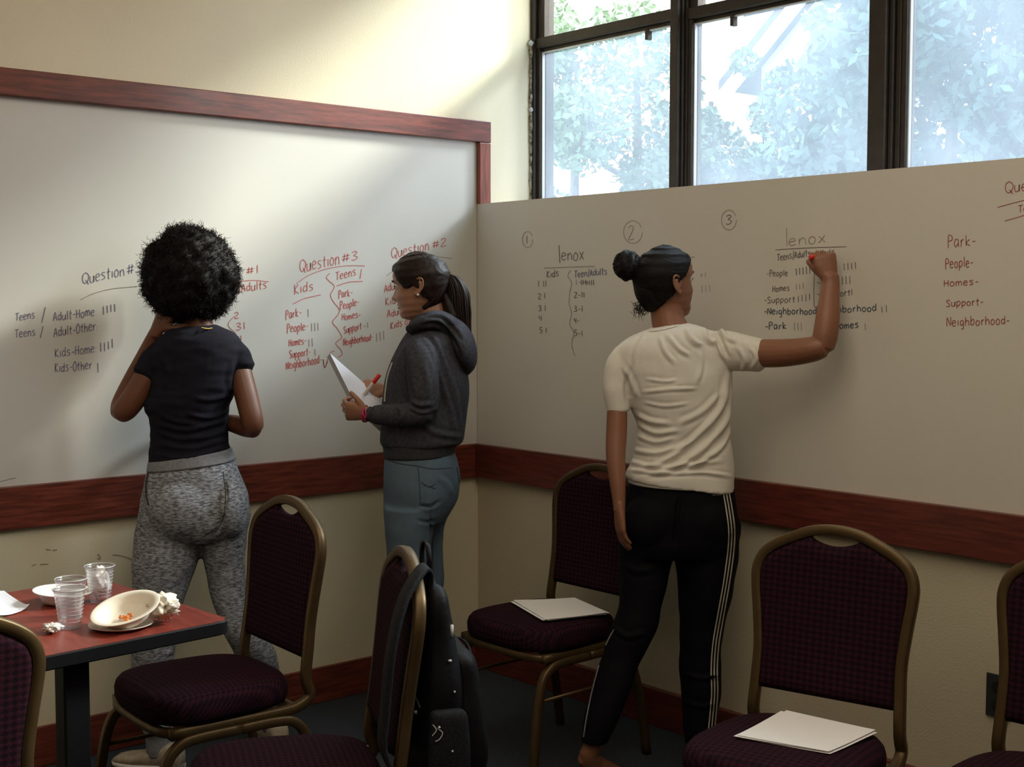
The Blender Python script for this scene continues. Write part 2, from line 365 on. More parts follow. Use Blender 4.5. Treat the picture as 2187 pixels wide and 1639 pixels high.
# ------------------------------------------------------------------ stroke handwriting
G = {
 'Q': [[(.5,1),(.1,.8),(.05,.3),(.4,0),(.85,.2),(.95,.7),(.5,1)],[(.5,.3),(.95,-.15)]],
 'u': [[(.05,.62),(.1,.1),(.45,0),(.75,.2),(.8,.62)],[(.8,.62),(.85,0)]],
 'e': [[(.1,.35),(.8,.42),(.6,.66),(.2,.6),(.08,.25),(.35,0),(.85,.1)]],
 's': [[(.8,.6),(.35,.66),(.15,.48),(.65,.3),(.7,.08),(.1,0)]],
 't': [[(.45,.95),(.42,.1),(.7,0)],[(.05,.62),(.85,.64)]],
 'i': [[(.4,.6),(.42,0)]], 'o': [[(.45,.64),(.1,.4),(.2,.02),(.65,0),(.85,.4),(.45,.64)]],
 'n': [[(.1,.62),(.12,0)],[(.12,.4),(.5,.66),(.8,.45),(.85,0)]],
 '#': [[(.3,.95),(.2,.05)],[(.7,.95),(.6,.05)],[(.0,.65),(.95,.7)],[(-.05,.3),(.9,.35)]],
 '1': [[(.45,1),(.48,0)]], '2': [[(.1,.8),(.45,1),(.8,.75),(.1,0),(.9,.03)]],
 '3': [[(.1,.92),(.6,1),(.75,.75),(.35,.55),(.85,.3),(.5,0),(.05,.1)]],
 '4': [[(.15,.95),(.1,.5),(.75,.5)],[(.75,.95),(.72,0)]],
 '5': [[(.85,1),(.25,.97),(.2,.55),(.75,.5),(.7,.08),(.1,0)]],
 'T': [[(0,.95),(1,1)],[(.5,.97),(.45,0)]],
 'A': [[(.0,0),(.45,1),(.85,0)],[(.15,.35),(.75,.38)]],
 'd': [[(.75,.5),(.3,.62),(.08,.25),(.35,0),(.75,.2)],[(.8,1),(.8,0)]],
 'l': [[(.4,1),(.42,0)]], 'H': [[(.1,.95),(.08,0)],[(.85,.95),(.82,0)],[(.1,.48),(.85,.52)]],
 'm': [[(.05,.6),(.08,0)],[(.08,.45),(.3,.64),(.45,.4),(.46,0)],[(.46,.42),(.7,.64),(.88,.42),(.9,0)]],
 'h': [[(.1,1),(.12,0)],[(.12,.4),(.5,.64),(.8,.45),(.82,0)]],
 'r': [[(.2,.62),(.22,0)],[(.22,.4),(.5,.64),(.8,.6)]],
 'K': [[(.1,1),(.12,0)],[(.8,.95),(.15,.45),(.9,0)]], 'k': [[(.1,1),(.12,0)],[(.75,.6),(.15,.3),(.85,0)]],
 'P': [[(.12,-.1),(.15,1),(.75,.95),(.8,.6),(.15,.5)]], 'a': [[(.75,.6),(.3,.64),(.08,.25),(.35,0),(.75,.3)],[(.78,.62),(.82,0)]],
 'p': [[(.12,.62),(.1,-.35)],[(.12,.5),(.6,.66),(.85,.35),(.5,.02),(.12,.1)]],
 'S': [[(.85,.85),(.45,1),(.1,.75),(.8,.3),(.5,0),(.05,.1)]],
 'N': [[(.05,0),(.1,.95),(.85,.02),(.88,1)]], 'g': [[(.75,.6),(.3,.64),(.1,.3),(.4,.05),(.75,.3)],[(.78,.62),(.75,-.3),(.3,-.38)]],
 'b': [[(.12,1),(.12,0)],[(.12,.4),(.6,.64),(.85,.3),(.5,0),(.12,.05)]],
 'O': [[(.5,1),(.05,.6),(.2,.05),(.7,0),(.95,.5),(.5,1)]],
 'x': [[(.1,.62),(.85,0)],[(.8,.64),(.1,0)]], '-': [[(.15,.38),(.85,.42)]], '/': [[(.75,1.15),(.2,-.2)]], '|': [[(.4,1),(.5,0)]],
 '.': [[(.4,.02),(.5,.06)]], ':': [[(.4,.02),(.5,.06)],[(.4,.45),(.5,.49)]], ',': [], ' ': [],
 'I': [[(.45,1),(.5,0)]],
}
WD = {'i': .45, 'l': .45, '1': .55, '|': .42, '.': .4, ':': .4, ' ': .5, 'm': 1.15, '-': .7, '/': .6, 'Q': 1.2, 'r': .75, 't': .75, 'I': .5}
def ribbon(bm, pts, wpx, plane, val, off):
    "thin raised stroke on the wall; widths in frame pixels"
    n = len(pts)
    L = []; Rr = []
    for i in range(n):
        a = pts[max(i-1, 0)]; b = pts[min(i+1, n-1)]
        dx, dy = b[0]-a[0], b[1]-a[1]; l = math.hypot(dx, dy) or 1
        nx, ny = -dy/l*wpx/2, dx/l*wpx/2
        for s, lst in ((1, L), (-1, Rr)):
            p = PL(pts[i][0]+s*nx, pts[i][1]+s*ny, plane, val); p[plane] += off
            lst.append(p)
    nrm = Vector((1, 0, 0)) if plane == 0 else Vector((0, -1, 0))
    top = [[bm.verts.new(p) for p in L], [bm.verts.new(p) for p in Rr]]
    for i in range(n-1):
        bm.faces.new((top[0][i], top[0][i+1], top[1][i+1], top[1][i]))
def smooth2(pts, k=3):
    return [tuple(p) for p in cr(pts, k)] if len(pts) > 2 else pts
HW = random.Random(11)
def write(board, x0, y0, x1, y1, h, text, ink, wpx=1.75, jitter=.05, skew=0.0):
    "baseline from (x0,y0) to (x1,y1) in frame pixels, letter height h pixels"
    left = board is wb1
    plane, val, off = (0, 0.006, .0007) if left else (1, 0.0, -.0007)
    tot = sum(WD.get(c, .9) for c in text); ux, uy = (x1-x0)/tot, (y1-y0)/tot
    bm = BM(); cur = 0
    for c in text:
        wd = WD.get(c, .9); jy = HW.uniform(-jitter, jitter)*h; hs = 1+HW.uniform(-.08, .08)
        for st in G.get(c, []):
            pts = []
            for (a, b) in st:
                gx = cur + a*wd*.88
                pts.append((x0+ux*gx + b*h*skew, y0+uy*gx - b*h*hs + jy))
            ribbon(bm, smooth2(pts), wpx, plane, val, off)
        cur += wd
    mw = board.matrix_world.inverted()
    bm.transform(Matrix.Translation(-board.location))
    cn = {'red_ink': 'red', 'red_ink2': 'dark red', 'blue_ink': 'navy', 'dark_ink': 'black', 'faint_ink': 'faded black', 'teal_ink': 'dark teal'}[ink]
    o = link('handwriting', bm, ink, board)
    t_ = text.replace('|', '').replace('-', '').strip()
    o['label'] = (cn + ' marker writing reading ' + t_) if t_ else cn + ' marker tally marks'
def draw(board, strokes, ink, wpx=1.8, label='marker line'):
    left = board is wb1
    plane, val, off = (0, 0.006, .0007) if left else (1, 0.0, -.0007)
    for s in strokes:
        bm = BM(); ribbon(bm, smooth2(s, 5), wpx, plane, val, off)
        bm.transform(Matrix.Translation(-board.location))
        o = link('marker_line', bm, ink, board); o['label'] = label
W1 = lambda *a, **k: write(wb1, *a, **k)
W2 = lambda *a, **k: write(wb2, *a, **k)
# left wall board
W1(176, 607, 268, 588, 23, 'Question', 'blue_ink'); W1(272, 586, 306, 579, 20, '#3', 'blue_ink')
draw(wb1, [[(171, 641), (200, 627), (240, 617), (292, 612)]], 'faint_ink', 1.5, 'faded underline')
W1(33, 686, 76, 680, 17, 'Teens', 'blue_ink'); W1(32, 722, 77, 716, 17, 'Teens', 'blue_ink')
draw(wb1, [[(97, 656), (89, 690)], [(92, 697), (86, 722)]], 'blue_ink', 1.8, 'navy slashes')
W1(114, 686, 208, 673, 19, 'Adult-Home:', 'blue_ink'); W1(218, 672, 250, 664, 17, '||||', 'blue_ink')
W1(115, 720, 210, 705, 19, 'Adult-Other:', 'blue_ink')
W1(117, 764, 208, 752, 19, 'Kids-Home:', 'blue_ink'); W1(212, 753, 245, 742, 18, '||||', 'blue_ink')
W1(117, 796, 198, 788, 19, 'Kids-Other', 'blue_ink'); W1(206, 797, 214, 796, 21, '|', 'blue_ink')
W1(527, 586, 556, 583, 16, '#1', 'red_ink'); draw(wb1, [[(505, 602), (540, 599), (574, 602)]], 'red_ink', 1.4, 'red underline')
W1(498, 627, 572, 616, 17, 'Teens/Adults'[4:], 'red_ink')
W1(500, 681, 512, 680, 13, '2', 'red_ink'); W1(503, 706, 526, 702, 14, '3|', 'red_ink'); W1(508, 732, 518, 730, 14, '4', 'red_ink')
draw(wb1, [[(500, 676), (488, 690), (490, 700), (503, 712), (504, 722)], [(528, 745), (532, 775), (524, 790)]], 'red_ink', 1.3, 'red brace')
W1(640, 582, 727, 563, 25, 'Question', 'red_ink'); W1(731, 560, 768, 553, 18, '#3', 'red_ink')
draw(wb1, [[(633, 606), (660, 588), (700, 574), (740, 568), (779, 568)]], 'red_ink', 1.4, 'red underline')
W1(628, 630, 672, 619, 20, 'Kids', 'red_ink'); draw(wb1, [[(625, 650), (650, 638), (685, 630)]], 'red_ink', 1.6, 'red underline')
W1(610, 682, 645, 675, 18, 'Park-', 'red_ink'); W1(655, 677, 663, 676, 16, '|', 'faint_ink')
W1(613, 711, 659, 704, 17, 'People-', 'red_ink'); W1(663, 708, 683, 706, 17, '|||', 'faint_ink')
W1(617, 740, 655, 734, 15, 'Homes-', 'red_ink'); W1(657, 740, 671, 740, 17, '||', 'faint_ink')
W1(618, 766, 664, 758, 16, 'Support-', 'red_ink'); W1(669, 760, 678, 759, 15, '|', 'faint_ink')
W1(611, 790, 688, 775, 17, 'Neighborhood-', 'red_ink')
draw(wb1, [[(690, 768), (694, 785), (704, 756), (714, 750)], [(690, 768), (693, 786), (700, 772)]], 'red_ink', 1.4, 'red tick')
W1(717, 598, 762, 588, 17, 'Teens', 'red_ink'); draw(wb1, [[(772, 575), (769, 596)], [(719, 611), (745, 603), (775, 601)]], 'red_ink', 1.6, 'red slash and underline')
draw(wb1, [[(704, 584), (697, 592), (702, 600), (714, 612), (706, 630), (712, 645), (724, 660), (722, 672), (710, 688), (720, 702), (730, 720), (722, 728), (717, 735), (728, 748), (730, 758), (722, 763)]], 'red_ink', 1.6, 'red wavy brace')
W1(723, 637, 754, 631, 15, 'Park-', 'red_ink'); W1(726, 661, 768, 652, 16, 'People-', 'red_ink')
W1(730, 684, 771, 678, 14, 'Homes-', 'red_ink'); W1(734, 713, 773, 703, 15, 'Support', 'red_ink'); W1(775, 702, 788, 700, 12, '-|', 'faint_ink')
W1(733, 739, 797, 726, 15, 'Neighborhood-', 'red_ink'); W1(801, 731, 824, 726, 19, '|||', 'faint_ink')
W1(836, 553, 918, 533, 22, 'Question', 'red_ink', wpx=1.6); W1(924, 530, 956, 524, 16, '#2', 'red_ink', wpx=1.6)
draw(wb1, [[(825, 590), (840, 579), (860, 570)], [(925, 548), (965, 552)]], 'faint_ink', 1.3, 'faded underline')
W1(821, 624, 862, 615, 16, 'Adults', 'red_ink'); W1(823, 652, 856, 647, 16, 'Kids', 'red_ink')
W1(827, 678, 872, 668, 15, 'Adults', 'red_ink'); W1(834, 704, 900, 684, 15, 'Kids other', 'red_ink')
draw(wb1, [[(0, 1029), (20, 1024), (33, 1021)]], 'faint_ink', 1.6, 'stray faint line')
# right wall board
def circ(cx, cy, rx, ry): return [[(cx+rx*math.cos(a), cy+ry*math.sin(a)) for a in [2*PI*k/14 for k in range(14)]]]
draw(wb2, circ(1127, 512, 11, 17), 'faint_ink', 1.4, 'faint circle'); W2(1121, 520, 1132, 520, 15, '1', 'dark_ink', wpx=1.6)
draw(wb2, circ(1352, 496, 20, 24), 'faint_ink', 1.3, 'faint circle'); W2(1341, 513, 1358, 512, 30, '2', 'faint_ink', wpx=1.6)
draw(wb2, circ(1557, 470, 16, 21), 'faint_ink', 1.5, 'faint circle'); W2(1550, 480, 1567, 477, 20, '3', 'dark_ink', wpx=1.8)
draw(wb2, [[(1194, 524), (1196, 562)]], 'dark_ink', 2, 'tall letter stroke'); W2(1199, 557, 1250, 554, 25, 'enox', 'dark_ink')
draw(wb2, [[(1162, 573), (1271, 569)]], 'faint_ink', 1.6, 'thin underline')
W2(1168, 593, 1195, 590, 14, 'Kids', 'dark_ink', wpx=1.8); W2(1227, 593, 1298, 586, 14, 'Teen/Adults', 'blue_ink', wpx=1.7)
draw(wb2, [[(1219, 577), (1213, 590), (1221, 604), (1217, 625), (1216, 650), (1221, 670), (1217, 692), (1226, 712), (1221, 735), (1228, 760)]], 'faint_ink', 1.6, 'thin wavy divider')
for i, (s, y) in enumerate((('1 ||', 612), ('2 |', 638), ('3 |', 665), ('4', 686), ('5 |', 711))):
    W2(1148+i, y, 1148+i+{4: 21, 3: 17, 1: 8}[len(s)], y, 12, s, 'dark_ink', wpx=1.7)
W2(1228, 609, 1244, 608, 11, '1-', 'faint_ink', wpx=1.5); W2(1240, 609, 1270, 609, 11, 'IHHI|', 'dark_ink', wpx=1.8)
for s, y in (('2-||', 636), ('3-|', 666), ('4-', 690), ('5-|', 718)):
    W2(1226, y, 1226+{4: 24, 3: 20, 2: 12}[len(s)], y, 12, s, 'dark_ink', wpx=1.7)
W2(1496, 593, 1510, 592, 10, 'r|', 'faint_ink', wpx=1.4); W2(1496, 625, 1521, 623, 15, '|||', 'faint_ink', wpx=1.4)
draw(wb2, [[(1474, 550), (1484, 549)]], 'faint_ink', 1.6, 'short dash')
draw(wb2, [[(1680, 487), (1681, 525)]], 'faint_ink', 1.6, 'tall letter stroke'); W2(1684, 526, 1768, 517, 24, 'enox', 'faint_ink', wpx=1.8)
draw(wb2, [[(1656, 534), (1720, 530), (1808, 527)]], 'dark_ink', 1.6, 'underline')
W2(1660, 557, 1732, 547, 14, 'Teens/Adults', 'dark_ink', wpx=1.7); W2(1752, 548, 1785, 543, 14, 'Kids', 'dark_ink', wpx=1.7)
W2(1638, 591, 1684, 589, 13, '-People', 'dark_ink', wpx=1.7); W2(1698, 588, 1734, 584, 15, '|||||', 'dark_ink', wpx=2)
W2(1650, 624, 1688, 621, 13, 'Homes', 'dark_ink', wpx=1.7); W2(1698, 620, 1720, 617, 13, '|||', 'faint_ink', wpx=1.6)
W2(1632, 648, 1700, 645, 13, '-Support', 'dark_ink', wpx=1.7); W2(1702, 646, 1734, 641, 14, '||||', 'dark_ink', wpx=1.6)
W2(1632, 672, 1746, 671, 14, '-Neighborhood', 'teal_ink', wpx=2); W2(1634, 704, 1682, 703, 14, '-Park', 'teal_ink', wpx=2)
W2(1694, 706, 1716, 706, 16, '|||', 'faint_ink', wpx=1.6)
draw(wb2, [[(1750, 575), (1740, 578), (1739, 650), (1747, 655)], [(1745, 603), (1752, 606)], [(1745, 629), (1753, 630)]], 'dark_ink', 1.5, 'bracket')
W2(1800, 578, 1832, 573, 14, '||||', 'dark_ink', wpx=1.7); W2(1796, 608, 1820, 605, 16, '|||', 'dark_ink', wpx=1.7)
W2(1752, 637, 1822, 631, 13, '-Support|', 'dark_ink', wpx=1.7); W2(1750, 670, 1874, 664, 14, 'Neighborhood', 'teal_ink', wpx=1.9); W2(1880, 668, 1899, 666, 14, '||', 'dark_ink', wpx=1.7)
W2(1783, 703, 1836, 700, 14, 'Homes', 'teal_ink', wpx=2); W2(1845, 706, 1853, 705, 15, '|', 'faint_ink', wpx=1.8)
W2(2024, 529, 2086, 525, 24, 'Park-', 'red_ink2'); W2(2019, 573, 2080, 570, 20, 'People-', 'red_ink2')
W2(2016, 612, 2092, 607, 15, 'Homes-', 'red_ink2'); W2(2021, 655, 2102, 652, 15, 'Support-', 'red_ink2')
W2(2022, 697, 2158, 692, 18, 'Neighborhood-', 'red_ink2')
W2(2147, 412, 2260, 398, 24, 'Question', 'red_ink2'); draw(wb2, [[(2131, 443), (2160, 435), (2200, 425)], [(2146, 472), (2175, 464), (2210, 452)]], 'red_ink2', 1.5, 'dark red underline')
W2(2175, 455, 2230, 445, 16, 'Teens', 'red_ink2')
# scuffs low on the left wall
bm = BM()
for s in ([(98, 1174), (108, 1175)], [(112, 1176), (122, 1175)], [(68, 1209), (77, 1206)], [(86, 1206), (103, 1205)], [(208, 1184), (214, 1190), (212, 1196), (208, 1192)], [(240, 1186), (256, 1187), (275, 1193), (288, 1199)]):
    ribbon(bm, smooth2(s), 2.4, 0, 0.0, .0008)
link('scuff_mark', bm, 'scuff', bpy.data.objects['wall_left'])
# ------------------------------------------------------------------ banquet chairs
def uvset(me, fn):
    uv = me.uv_layers.new(name='UVMap')
    for lp in me.loops: uv.data[lp.index].uv = fn(me.vertices[lp.vertex_index].co)
def bell(x, hw):                       # crown outline above the shoulders
    t = min(1, abs(x)/hw); return .085*(math.cos(PI*t)*.5+.5)
def back_y(z): return -.200 - (z-.47)*.125
def chair_meshes():
    d = {}
    # seat
    def outline(s, k=48):
        pts = []
        for i in range(k):
            a = 2*PI*i/k; c, sn = math.cos(a), math.sin(a); e = 2/3.4
            x = math.copysign(abs(c)**e, c); y = math.copysign(abs(sn)**e, sn)
            hw = .205 + .012*y
            pts.append((x*hw*s, y*.205*s + .015))
        return pts
    bm = BM()
    rings = []
    for z, s in ((.408, .93), (.412, .985), (.425, 1.01), (.445, 1.015), (.462, .995), (.474, .95), (.481, .86), (.486, .62), (.488, .3)):
        rings.append([(x, y, z) for x, y in outline(s)])
    loft(bm, rings); d['seat'] = recalc(bm)
    # frame: one bent tube
    pts = []
    hw0 = .190
    side = [(hw0, .19, .395), (hw0, .05, .395), (hw0, -.10, .395), (hw0, -.17, .400), (hw0-.001, -.212, .425), (hw0-.002, back_y(.47), .47), (hw0-.006, back_y(.55), .55),
            (hw0-.008, back_y(.63), .63), (hw0, back_y(.71), .71), (hw0+.009, back_y(.78), .78), (hw0+.009, back_y(.82), .82), (hw0-.006, back_y(.856), .856), (hw0-.038, back_y(.882), .882),
            (.11, back_y(.903), .903), (.06, back_y(.923), .923), (0, back_y(.930), .930)]
    L = side + [(-x, y, z) for x, y, z in reversed(side[:-1])]
    P_ = vcr(L, 4)
    bm = BM(); tube(bm, P_, .0135, n=12, exp=4, up=Vector((1, 0, 0)), flat=1.0); d['frame'] = recalc(bm)
    # apron rails
    for y in (.185, -.165):
        bm = BM()
        tube(bm, vcr([(-.19, y-.02 if y > 0 else y, .395), (-.15, y+.012 if y > 0 else y, .395), (0, y+.022 if y > 0 else y, .395), (.15, y+.012 if y > 0 else y, .395), (.19, y-.02 if y > 0 else y, .395)], 4), .012, n=10, exp=4)
        d['seat_rail%d' % (y > 0)] = recalc(bm)
    # legs
    for nm, yf, y1, y2 in (('f', .245, .205, .12), ('r', -.265, -.195, -.11)):
        for s in (-1, 1):
            bm = BM()
            p = vcr([(s*.205, yf, 0), (s*.203, (yf+y1)/2+.006*(1 if yf > 0 else -1), .18), (s*.199, y1, .315), (s*.198, y1-.035*(1 if yf > 0 else -1), .362), (s*.198, y2, .375), (s*.198, 0, .376)], 5)
            tube(bm, p, .0135, n=12, exp=4, up=Vector((1, 0, 0))); d['leg_%s%d' % (nm, s)] = recalc(bm)
    for s in (-1, 1):
        bm = BM(); tube(bm, [(s*.199, .215, .27), (s*.199, -.215, .27)], .006, n=8); d['stretcher%d' % s] = recalc(bm)
    # back panel
    bm = BM(); K = 36; front = []; rear = []
    def hwz(z):
        t = [(.49, .183), (.55, .178), (.63, .176), (.71, .184), (.78, .193), (.82, .193), (.86, .175)]
        for (a, b), (c, e) in zip(t[:-1], t[1:]):
            if a <= z <= c: return b + (e-b)*(z-a)/(c-a)
        return t[-1][1]
    def topz(x):
        a = abs(x)
        t = [(0, .919), (.06, .912), (.11, .891), (.15, .869), (.178, .850), (.193, .80)]
        for (p, q), (r, s) in zip(t[:-1], t[1:]):
            if p <= a <= r: z = q + (s-q)*(a-p)/(r-p); break
        else: z = t[-1][1]
        if a < .062: z = min(z, .893 + .016*(a/.062)**2 - .003)
        return z
    NZ = 26; bot = .525
    gridf = []; gridb = []
    for j in range(NZ+1):
        rf = []; rb = []
        for i in range(K+1):
            u = -1 + 2*i/K
            x = u*.193
            zt = topz(x); z = bot + (zt-bot)*j/NZ
            xx = u*hwz(z) if z < .83 else x
            edge = min(1, (1-abs(u))*9, (NZ-j)*.9, j*.9+.0)
            puff = .011*math.sqrt(max(0, 1-(1-edge)**2)) if edge < 1 else .011
            yb = back_y(z)
            rf.append(bm.verts.new((xx, yb+.006+puff, z))); rb.append(bm.verts.new((xx, yb-.006-puff*.7, z)))
        gridf.append(rf); gridb.append(rb)
    for j in range(NZ):
        for i in range(K):
            bm.faces.new((gridf[j][i], gridf[j][i+1], gridf[j+1][i+1], gridf[j+1][i]))
            bm.faces.new((gridb[j][i], gridb[j+1][i], gridb[j+1][i+1], gridb[j][i+1]))
    for j in range(NZ):
        for i in (0, K): bm.faces.new((gridf[j][i], gridf[j+1][i], gridb[j+1][i], gridb[j][i]) if i == 0 else (gridf[j][i], gridb[j][i], gridb[j+1][i], gridf[j+1][i]))
    for i in range(K):
        bm.faces.new((gridf[0][i], gridb[0][i], gridb[0][i+1], gridf[0][i+1])); bm.faces.new((gridf[NZ][i], gridf[NZ][i+1], gridb[NZ][i+1], gridb[NZ][i]))
    d['backrest'] = recalc(bm)
    out = {}
    for k, b in d.items():
        me = bpy.data.meshes.new(k); b.to_mesh(me); b.free(); me.polygons.foreach_set('use_smooth', [True]*len(me.polygons))
        if k == 'seat': uvset(me, lambda c: (c.x, c.y + (c.z-.48)*.9)); me.materials.append(M['maroon'])
        elif k == 'backrest': uvset(me, lambda c: (c.x, c.z)); me.materials.append(M['maroon'])
        else: me.materials.append(M['brass'])
        out[k] = me
    return out
CM = chair_meshes()
def chair(x, y, fx, fy, label):
    rz = math.atan2(fy, fx) - PI/2
    t = root('banquet_chair', label, 'chair', (x, y, 0), rz, 'maroon banquet chairs with gold frames')
    for k, me in CM.items():
        nm = 'leg' if k.startswith('leg') else 'seat_rail' if k.startswith('seat_r') else 'stretcher' if k.startswith('str') else k
        o = bpy.data.objects.new(nm, me); COL.objects.link(o); o.parent = t
    bpy.context.view_layer.update()
    return t
ch_b = chair(.905, -1.68, -.06, -1, 'maroon banquet chair with empty seat between the table and the woman in grey sweatpants')
ch_f = chair(.985, -.51, .02, -.98, 'maroon banquet chair in the corner with papers on its seat, behind the woman in white')
ch_e = chair(2.275, -.91, .24, -.985, 'maroon banquet chair right of the woman in the white T-shirt, papers on its seat')
ch_g = chair(2.80, -.72, .12, -.99, 'maroon banquet chair cut off by the right edge, in front of the wall socket')
ch_d = chair(1.655, -1.865, -.42, -.9, 'maroon banquet chair with the black backpack hanging from its back')
ch_a = chair(1.425, -2.63, -1, .0, 'maroon banquet chair at the left edge, its back hiding the table end')

# ------------------------------------------------------------------ table
TT = .75
tb = root('dining_table', 'square dark red laminate table with black edge, holding cups and bowls', 'table', (1.10, -2.26, 0))
def rrect(x0, x1, y0, y1, r, k=6):
    pts = []
    for cx, cy, a0 in ((x1-r, y1-r, 0), (x0+r, y1-r, 90), (x0+r, y0+r, 180), (x1-r, y0+r, 270)):
        for i in range(k+1):
            a = math.radians(a0+90*i/k); pts.append((cx+r*math.cos(a), cy+r*math.sin(a)))
    return pts
RX0, RX1, RY0, RY1 = -.325, .325, -.37, .37
bm = BM(); prism(bm, rrect(RX0+.004, RX1-.004, RY0+.004, RY1-.004, .03), TT-.01, TT); link('table_top', bm, 'table', tb)
bm = BM()
o_ = rrect(RX0, RX1, RY0, RY1, .034)
i_ = rrect(RX0+.004, RX1-.004, RY0+.004, RY1-.004, .03)
loft(bm, [[(x, y, z) for x, y in q] for q, z in ((i_, TT-.001), (o_, TT-.004), (o_, TT-.030), (rrect(RX0+.006, RX1-.006, RY0+.006, RY1-.006, .03), TT-.034))], cap=False)
prism(bm, rrect(RX0+.006, RX1-.006, RY0+.006, RY1-.006, .03), TT-.034, TT-.0101); link('edge_band', bm, 'black_edge', tb)
for s in (-1, 1):
    bm = BM(); box(bm, s*.245-.024, s*.245+.024, .01-.03, .01+.03, .03, TT-.034, bev=.004); link('leg', bm, 'black_metal', tb)
    bm = BM(); box(bm, s*.245-.028, s*.245+.028, -.27, .27, 0, .03, bev=.008); link('foot_bar', bm, 'black_metal', tb)
tb.rotation_euler = (0, 0, math.radians(4))

def cup(px, py, label, h=.092, r0=.0235, r1=.0345, tilt=0):
    c = PL(px, py, 2, TT); 
    prof = [(.001, .001), (r0-.002, .0012), (r0, .002)]
    prof += [(r0+(r1-r0)*t, .002+(h-.006)*t) for t in np.linspace(.05, 1, 14)]
    for t in (.30, .34, .38): pass
    prof += [(r1+.0022, h-.004), (r1+.0028, h-.002), (r1+.0018, h), (r1-.0005, h-.0015), (r1-.0012, h-.006)]
    bm = BM(); lathe(bm, prof, n=40)
    o = link('plastic_cup', bm, 'clear', smooth=True); o.location = c; tag(o, label, 'cup', 'clear plastic cups on the table')
    bm = BM(); tube(bm, [(math.cos(2*PI*k/40)*(r1+.0018), math.sin(2*PI*k/40)*(r1+.0018), h-.001) for k in range(40)], .0013, n=6, closed=True)
    link('rim', bm, M['rimp'], o, smooth=True)
    bm = BM()
    for q in range(9):
        zz = .018+q*.0085; rr = r0+(r1-r0)*(zz/h)+.0004
        tube(bm, [(math.cos(2*PI*k/40)*rr, math.sin(2*PI*k/40)*rr, zz) for k in range(40)], .0004, n=4, closed=True)
    link('ridges', bm, M['rimp'], o)
    return o
M['rimp'] = mat('frosted_plastic_rim', (.75, .75, .78), .25, trans=.4)
cup(150, 1342, 'empty clear plastic cup nearest the viewer, left of the tilted bowl')
cup(153, 1318, 'clear plastic cup standing behind the front cup, against the rear bowl')
cC = cup(214, 1287, 'clear plastic cup at the back holding a crumpled napkin')
def crumple(name, c, r, flat, seed, m, sub=4, amp=.35, fine=.12):
    from mathutils import noise
    bm = BM(); bmesh.ops.create_icosphere(bm, subdivisions=sub, radius=1)
    for v in bm.verts:
        d = v.co.normalized()
        n1 = noise.noise(d*2.1+Vector((seed, 0, 0))); n2 = abs(noise.noise(d*4.7+Vector((0, seed, 0)))); n3 = abs(noise.noise(d*11+Vector((0, 0, seed))))
        rr = r*(1+amp*n1-amp*1.2*n2+fine*n3*2)
        v.co = Vector((d.x*rr*flat[0], d.y*rr*flat[1], d.z*rr*flat[2]))
    mn = min(v.co.z for v in bm.verts)
    for v in bm.verts: v.co.z -= mn
    o = link(name, bm, m, smooth=True); o.location = c; return o
nc = PL(214, 1283, 2, TT)
n1 = crumple('crumpled_napkin', nc+Vector((.0, 0, .004)), .026, (.95, .95, 1.5), 5.1, 'pulp_w'); tag(n1, 'white crumpled napkin stuffed inside the rear plastic cup', 'napkin', 'crumpled napkins')
n2 = crumple('crumpled_napkin', PL(350, 1330, 2, TT), .033, (1.1, 1.0, .80), 9.3, 'pulp', amp=.5, fine=.3); tag(n2, 'crumpled off-white napkin right of the tilted bowl', 'napkin', 'crumpled napkins')
n3 = crumple('crumpled_napkin', PL(112, 1352, 2, TT), .018, (1.2, 1.0, .5), 3.7, 'pulp_w', amp=.5, fine=.3); tag(n3, 'small scrap of napkin just behind the near chair back', 'napkin', 'crumpled napkins')
def bowl(label, loc, tilt, axis, rim=.084, h=.042, food=True, m='pulp'):
    bm = BM(); b = .048
    outer = [(.001, 0), (b*.8, 0), (b, .002), (b+(rim-.012-b)*.35, h*.42), (b+(rim-.012-b)*.8, h*.85), (rim-.010, h-.003), (rim-.002, h-.003), (rim, h-.0005), (rim-.002, h), (rim-.012, h-.0005),
             (rim-.016, h-.004), (b+(rim-.012-b)*.7, h*.78), (b+(rim-.012-b)*.3, h*.36), (b-.003, .0045), (b*.7, .003), (.001, .003)]
    lathe(bm, outer, n=56)
    o = link('paper_bowl', bm, m, smooth=True); tag(o, label, 'bowl', 'pulp bowls on the table')
    o.location = loc; o.rotation_mode = 'AXIS_ANGLE'; o.rotation_axis_angle = (tilt, *axis)
    if food:
        bm = BM(); rr = random.Random(4)
        for _ in range(22):
            a = rr.uniform(0, 2*PI); q = rr.uniform(0, .018)
            r = bmesh.ops.create_icosphere(bm, subdivisions=1, radius=rr.uniform(.003, .006))
            for v in r['verts']: v.co = Vector((v.co.x, v.co.y, v.co.z*.6)) + Vector((q*math.cos(a)*1.3, q*math.sin(a), .006))
        f = link('leftover_food', bm, 'food', smooth=True); f.parent = o
        f.location = (.004, -.004, .003)
        f['label'] = 'orange leftovers'
    return o
pc = PL(259, 1340, 2, TT)
bm = BM(); lathe(bm, [(.001, .002), (.045, .002), (.051, .004), (.068, .009), (.071, .0105), (.0725, .0095), (.069, .0075), (.051, .001), (.040, 0), (.001, 0)], n=56)
pt = link('paper_plate', bm, 'pulp', smooth=True); pt.location = pc; tag(pt, 'small off-white plate under the tilted bowl', 'plate')
bm = BM(); rr = random.Random(8)
for _ in range(8):
    r = bmesh.ops.create_icosphere(bm, subdivisions=1, radius=rr.uniform(.003, .006))
    for v in r['verts']: v.co = Vector((v.co.x*1.3, v.co.y*1.3, v.co.z*.6+.006)) + Vector((rr.uniform(-.008, .008), rr.uniform(-.008, .008), 0))
